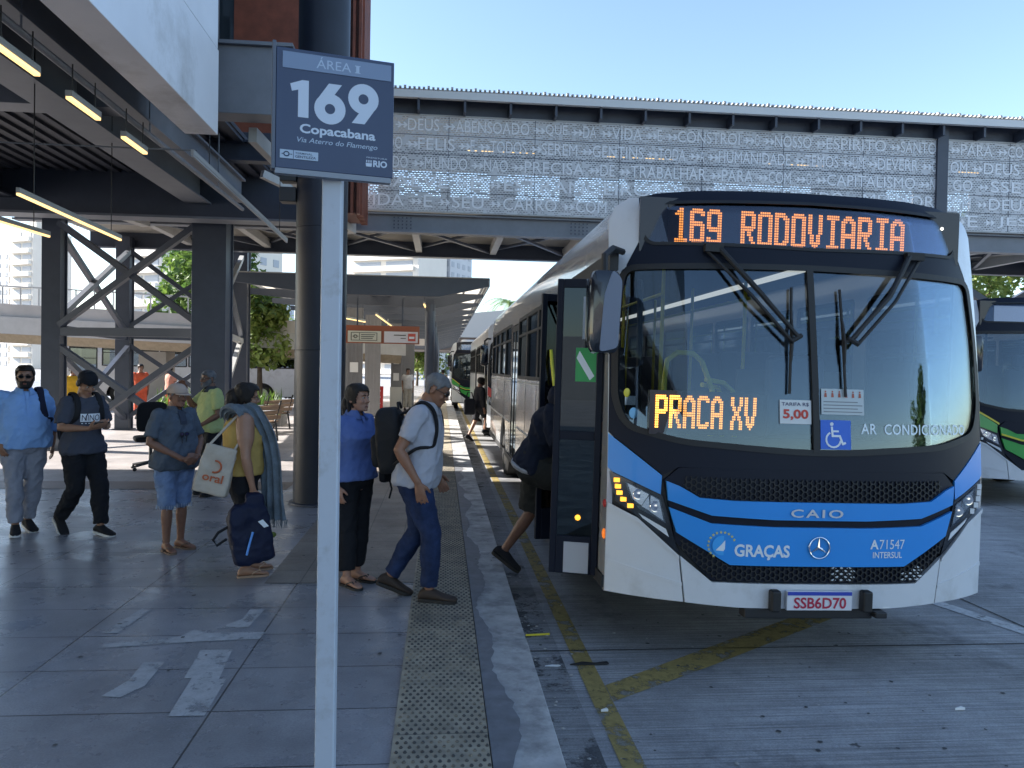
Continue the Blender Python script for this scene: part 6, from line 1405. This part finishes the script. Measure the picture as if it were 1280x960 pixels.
far_person('person in an orange red robe between the braced columns',-9.2,24.5,.4,-.8,1.68,(.18,.09,.06),(.50,.09,.04),(.45,.08,.04),group=G_)
far_person('person in a dark pink shirt behind the orange red robed person',-8.75,25.8,-.5,-.8,1.62,(.2,.1,.07),(.42,.20,.15),(.4,.12,.07),group=G_)
far_person('person in yellow top seen left of the young man in the cap',-9.4,20.6,.6,-.7,1.60,(.2,.1,.07),(.62,.36,.03),(.05,.05,.06),group=G_,long=True)
far_person('person in black with a pink top right of the cap wearer',-8.6,22.0,-.7,-.5,1.64,(.2,.1,.07),(.02,.02,.025),(.02,.02,.025),group=G_)
far_person('distant person in dark blue beyond the planter leaves',-9.3,39,.3,-1,1.66,(.25,.13,.09),(.05,.06,.13),(.05,.05,.08))
far_person('distant person in pink top beyond the planter leaves',-8.6,40,-.4,-1,1.6,(.25,.13,.09),(.30,.16,.16),(.08,.08,.12))
far_person('distant person in red beside the elevated ramp pier',-8.0,41,.2,1,1.62,(.25,.13,.09),(.22,.06,.06),(.1,.1,.12))
# ================= route sign on its post
sg=thing('route_sign','dark blue bus route sign reading 169 Copacabana fixed on the pale square post','sign',(-.405,2.90,2.63),R(13.4))
SB=mat('slate_blue_sign',(.040,.062,.125),.42,var=.05,vs=3); SBAR=mat('pale_blue_bar',(.20,.27,.40),.42); STX=mat('sign_white',(.56,.64,.76),.45); SSUB=mat('bar_lettering',(.42,.52,.66),.45)
MB().box(-.212,-.012,-.216,.212,.012,.216).build('panel',SB,sg,bevel=.003)
MB().box(-.226,-.016,-.222,-.2125,.03,.236).build('edge_channel',mat('channel_metal',(.10,.12,.16),.5),sg,bevel=.003); MB().box(-.212,-.014,-.236,.205,.02,-.217).build('lower_channel',mat('channel_light',(.25,.28,.33),.5),sg)
mp=lambda y:(lambda u,v:(u,y,v))
b_=MB().box(-.190,-.0150,.143,.200,-.0122,.202).build('area_bar',SBAR,sg); mb=MB(); text_fit(mb,'ÁREA',-.072,.156,.052,.197,mp(-.0155)); text_fit(mb,'I',.070,.156,.082,.184,mp(-.0155),off=.03); mb.box(.066,-.0156,.156,.086,-.0152,.159); mb.box(.066,-.0156,.181,.086,-.0152,.184); mb.build('area_lettering',SSUB,b_)
# bold figures drawn as outlines
def bold_ring(mb,cx,cz,ro,ri,y,n=32,sq=1.):
    A=[(cx+ro*math.cos(2*PI*i/n),y,cz+ro*sq*math.sin(2*PI*i/n)) for i in range(n)]+[(cx+ri*math.cos(2*PI*i/n),y,cz+ri*sq*math.sin(2*PI*i/n)) for i in range(n)]
    mb.add(A,[(i,(i+1)%n,n+(i+1)%n,n+i) for i in range(n)])
mb=MB(); Y=-.0128
def poly(mb,p,y=Y): mb.add([(a,y,b) for a,b in p],[tuple(q) for q in tessellate_polygon([[Vector((a,b,0)) for a,b in p]])])
poly(mb,[(-.135,-.028),(-.098,-.028),(-.098,.106),(-.121,.106),(-.163,.089),(-.157,.063),(-.135,.070)])
for sgn,cx in ((1,-.022),(-1,.099)):
    zc=.014 if sgn==1 else .065; bold_ring(mb,cx,zc,.056,.0185,Y)
    # stroke of the 6 / the 9
    m_=[(-.054,.006),(-.046,.030),(-.005,.092),(.042,.092),(.004,.036),(-.012,.040),(-.03,.02)]
    p=[(cx+sgn*a,zc+sgn*b) for a,b in m_]; poly(mb,p,Y-.0003)
mb.build('route_number',STX,sg)
mb=MB(); text_fit(mb,'Copacabana',-.128,-.094,.145,-.050,mp(Y),off=.028); mb.build('destination_lettering',STX,sg)
mb=MB(); text_fit(mb,'Via Aterro do Flamengo',-.137,-.123,.153,-.099,mp(Y),shear=.22,off=.004); mb.build('via_lettering',SSUB,sg)
f=MB().box(-.196,-.0150,-.181,-.062,-.0122,-.150).build('operator_plate',mat('plate_pale',(.42,.52,.64),.5),sg); mb=MB(); mb.box(-.150,-.0156,-.181,-.148,-.0151,-.150); mb.tube([(-.173+.009*math.cos(a*.6),-.0154,-.165+.008*math.sin(a*.6)) for a in range(11)],.0022,5,closed=True)
for x in (-.190,-.160): mb.box(x,-.0156,-.167,x+.007,-.0151,-.164)
text_fit(mb,'TERMINAL',-.143,-.163,-.082,-.156,mp(-.0155),off=.01); text_fit(mb,'GENTILEZA',-.143,-.176,-.070,-.167,mp(-.0155),off=.02); mb.build('plate_lettering',SB,f)
mb=MB(); text_fit(mb,'RIO',.138,-.181,.190,-.156,mp(Y),off=.035); text_fit(mb,'PREFEITURA',.113,-.150,.190,-.145,mp(Y)); 
for x in (.112,.120,.128): mb.box(x,Y-.0004,-.166,x+.004,Y,-.157)
poly(mb,[(.110,-.168),(.134,-.168),(.132,-.181),(.112,-.181)]); mb.build('city_mark',STX,sg)
po=thing('sign_post','pale square steel post in the foreground holding the route sign','post',(-.42,2.965,0))
PG=mat('pale_post_paint',(.47,.52,.60),.38,var=.04,vs=4,dirt=(.33,.35,.38),ds=6)
MB().box(-.036,-.036,.008,.036,.036,2.42).build('tube',PG,po,bevel=.006,seg=3); MB().box(-.08,-.08,.002,.08,.08,.010).build('foot_plate',PG,po); MB().box(-.03,.0,2.42,.03,.03,2.80).build('bracket',STEEL,po)
mb=MB(); [mb.cbox((a,b,.014),(.016,.016,.012)) for a in(-.06,.06) for b in (-.06,.06)]; mb.build('bolts',STEEL,po)
# ================= furniture on the platform
ch=thing('office_chair','black swivel office chair standing by the braced column','chair',(-4.62,12.75,.005),R(25))
mb=MB(); rbox(mb,(0,0,.50),(.50,.48,.09)); remesh(mb,'seat',BLK,ch,.014,2)
mb=MB(); rbox(mb,(0,-.24,.86),(.46,.07,.48),Matrix.Rotation(R(10),3,'X')); remesh(mb,'backrest',BLK,ch,.014,2); MB().tube([(0,-.18,.46),(0,-.28,.55),(0,-.26,.75)],.025,8).build('back_stay',BLACK,ch)
MB().tube([(0,0,.10),(0,0,.46)],.028,10).build('gas_column',BLACK,ch); mb=MB()
for i in range(5): a=i*2*PI/5; mb.tube([(0,0,.12),(.30*math.cos(a),.30*math.sin(a),.075)],[.028,.018],8)
mb.build('star_base',BLACK,ch)
for i in range(5): a=i*2*PI/5; MB().ell((.30*math.cos(a),.30*math.sin(a),.032),(.032,.032,.03)).build('castor',BLACK,ch)
WOODB=mat('bench_wood',(.24,.15,.085),.6,var=.3,vs=5,stretch=(1,8,8))
bn=thing('park_bench','wood slat bench with dark iron frame beside the planter leaves','bench',(-3.95,17.2,.005),R(68),'benches by the planter')
for i in range(4): MB().box(-.75,.02+i*.11,.42,.75,.11+i*.11,.45).build('seat_slat',WOODB,bn)
for i in range(3): MB().beam((-.75,-.03-.03*i,.54+i*.11),(.75,-.03-.03*i,.54+i*.11),.09,.022,(0,1,.3)).build('back_slat',WOODB,bn)
for x in (-.6,.6):
    MB().tube([(x,.42,.0),(x,.36,.41),(x,.02,.41),(x,-.14,.92)],.024,8).build('frame',BLACK,bn); MB().tube([(x,.0,.41),(x,-.06,.0)],.024,8).build('leg',BLACK,bn); MB().tube([(x,-.06,.68),(x,.38,.66),(x,.40,.40)],.02,8).build('armrest',BLACK,bn)
dup(bn,(-4.3,20.6,.005),R(72),'second wood slat bench behind the first, nearer the tree')
# scraps on the road and platform
def scrap(label,x,y,z,pts,m,cat='litter',name='litter_scrap',h=.004):
    o=thing(name,label,cat,(x,y,z)); mb=MB(); mb.prism(pts,lambda u,v:(u,v,.001),lambda u,v:(u,v,.001+h+.01*abs(math.sin(u*60)))); mb.build('scrap',m,o)
scrap('crumpled silver wrapper lying in the gutter beside the yellow line',.72,4.73,-.146,[(-.05,-.012),(.0,.012),(.05,-.01),(.03,-.02)],ALU)
scrap('dark wet leaf litter clump on the yellow line in front of the bus',.93,4.74,-.145,[(-.10,-.012),(-.02,.014),(.06,.004),(.14,.016),(.15,-.008),(.03,-.018)],BLACK)
scrap('thin yellow straw lying across the kerb gutter',.70,5.28,-.146,[(-.09,-.008),(.08,.006),(.08,.001),(-.09,-.013)],YELB)
scrap('small white paper scrap on the road in front of the plate',2.9,4.0,-.146,[(-.03,-.012),(.02,.01),(.03,-.01)],PAPER)
scrap('small white scrap on dark floor beside the sign post foot',-.72,5.1,.004,[(-.03,-.008),(.02,.01),(.03,-.008)],PAPER)
scrap('white cup lid fragment at the corner of the diagonal line',.91,4.08,-.145,[(-.02,-.012),(.014,.014),(.02,-.01)],PAPER)
mb=MB(); r=np.random.default_rng(5)
for i in range(260):
    x,y=r.uniform(.58,6.5),r.uniform(3.1,12); 
    if r.random()<.55: x=.58+abs(r.normal())*.16
    s=r.uniform(.004,.016); n=5; mb.add([(x+s*r.uniform(.6,1.2)*math.cos(k*2*PI/n),y+s*r.uniform(.6,1.2)*math.sin(k*2*PI/n),-.1415) for k in range(n)]+[(x,y,-.1415+s*.5)],[(k,(k+1)%n,n) for k in range(n)])
o=mb.build('grit',CONC); o['kind']='stuff'
mb=MB()
for i in range(300):
    x,y=r.uniform(-4,5),r.uniform(3.0,9); s=r.uniform(.004,.018); n=9; z=-.1452 if x>.56 else (.0105 if x>.25 else (.0046 if not(x<-.195 and y>6.1) else .0085))
    if -.2<x<.25 or .54<x<.58 or (x<.25 and r.random()<.4): continue
    mb.add([(x+s*r.uniform(.6,1.2)*math.cos(k*2*PI/n),y+s*r.uniform(.6,1.2)*math.sin(k*2*PI/n),z) for k in range(n)],[tuple(range(n))])
o=mb.build('gum_spots',mat('trodden_gum',(.06,.06,.063),.7)); o['kind']='stuff'
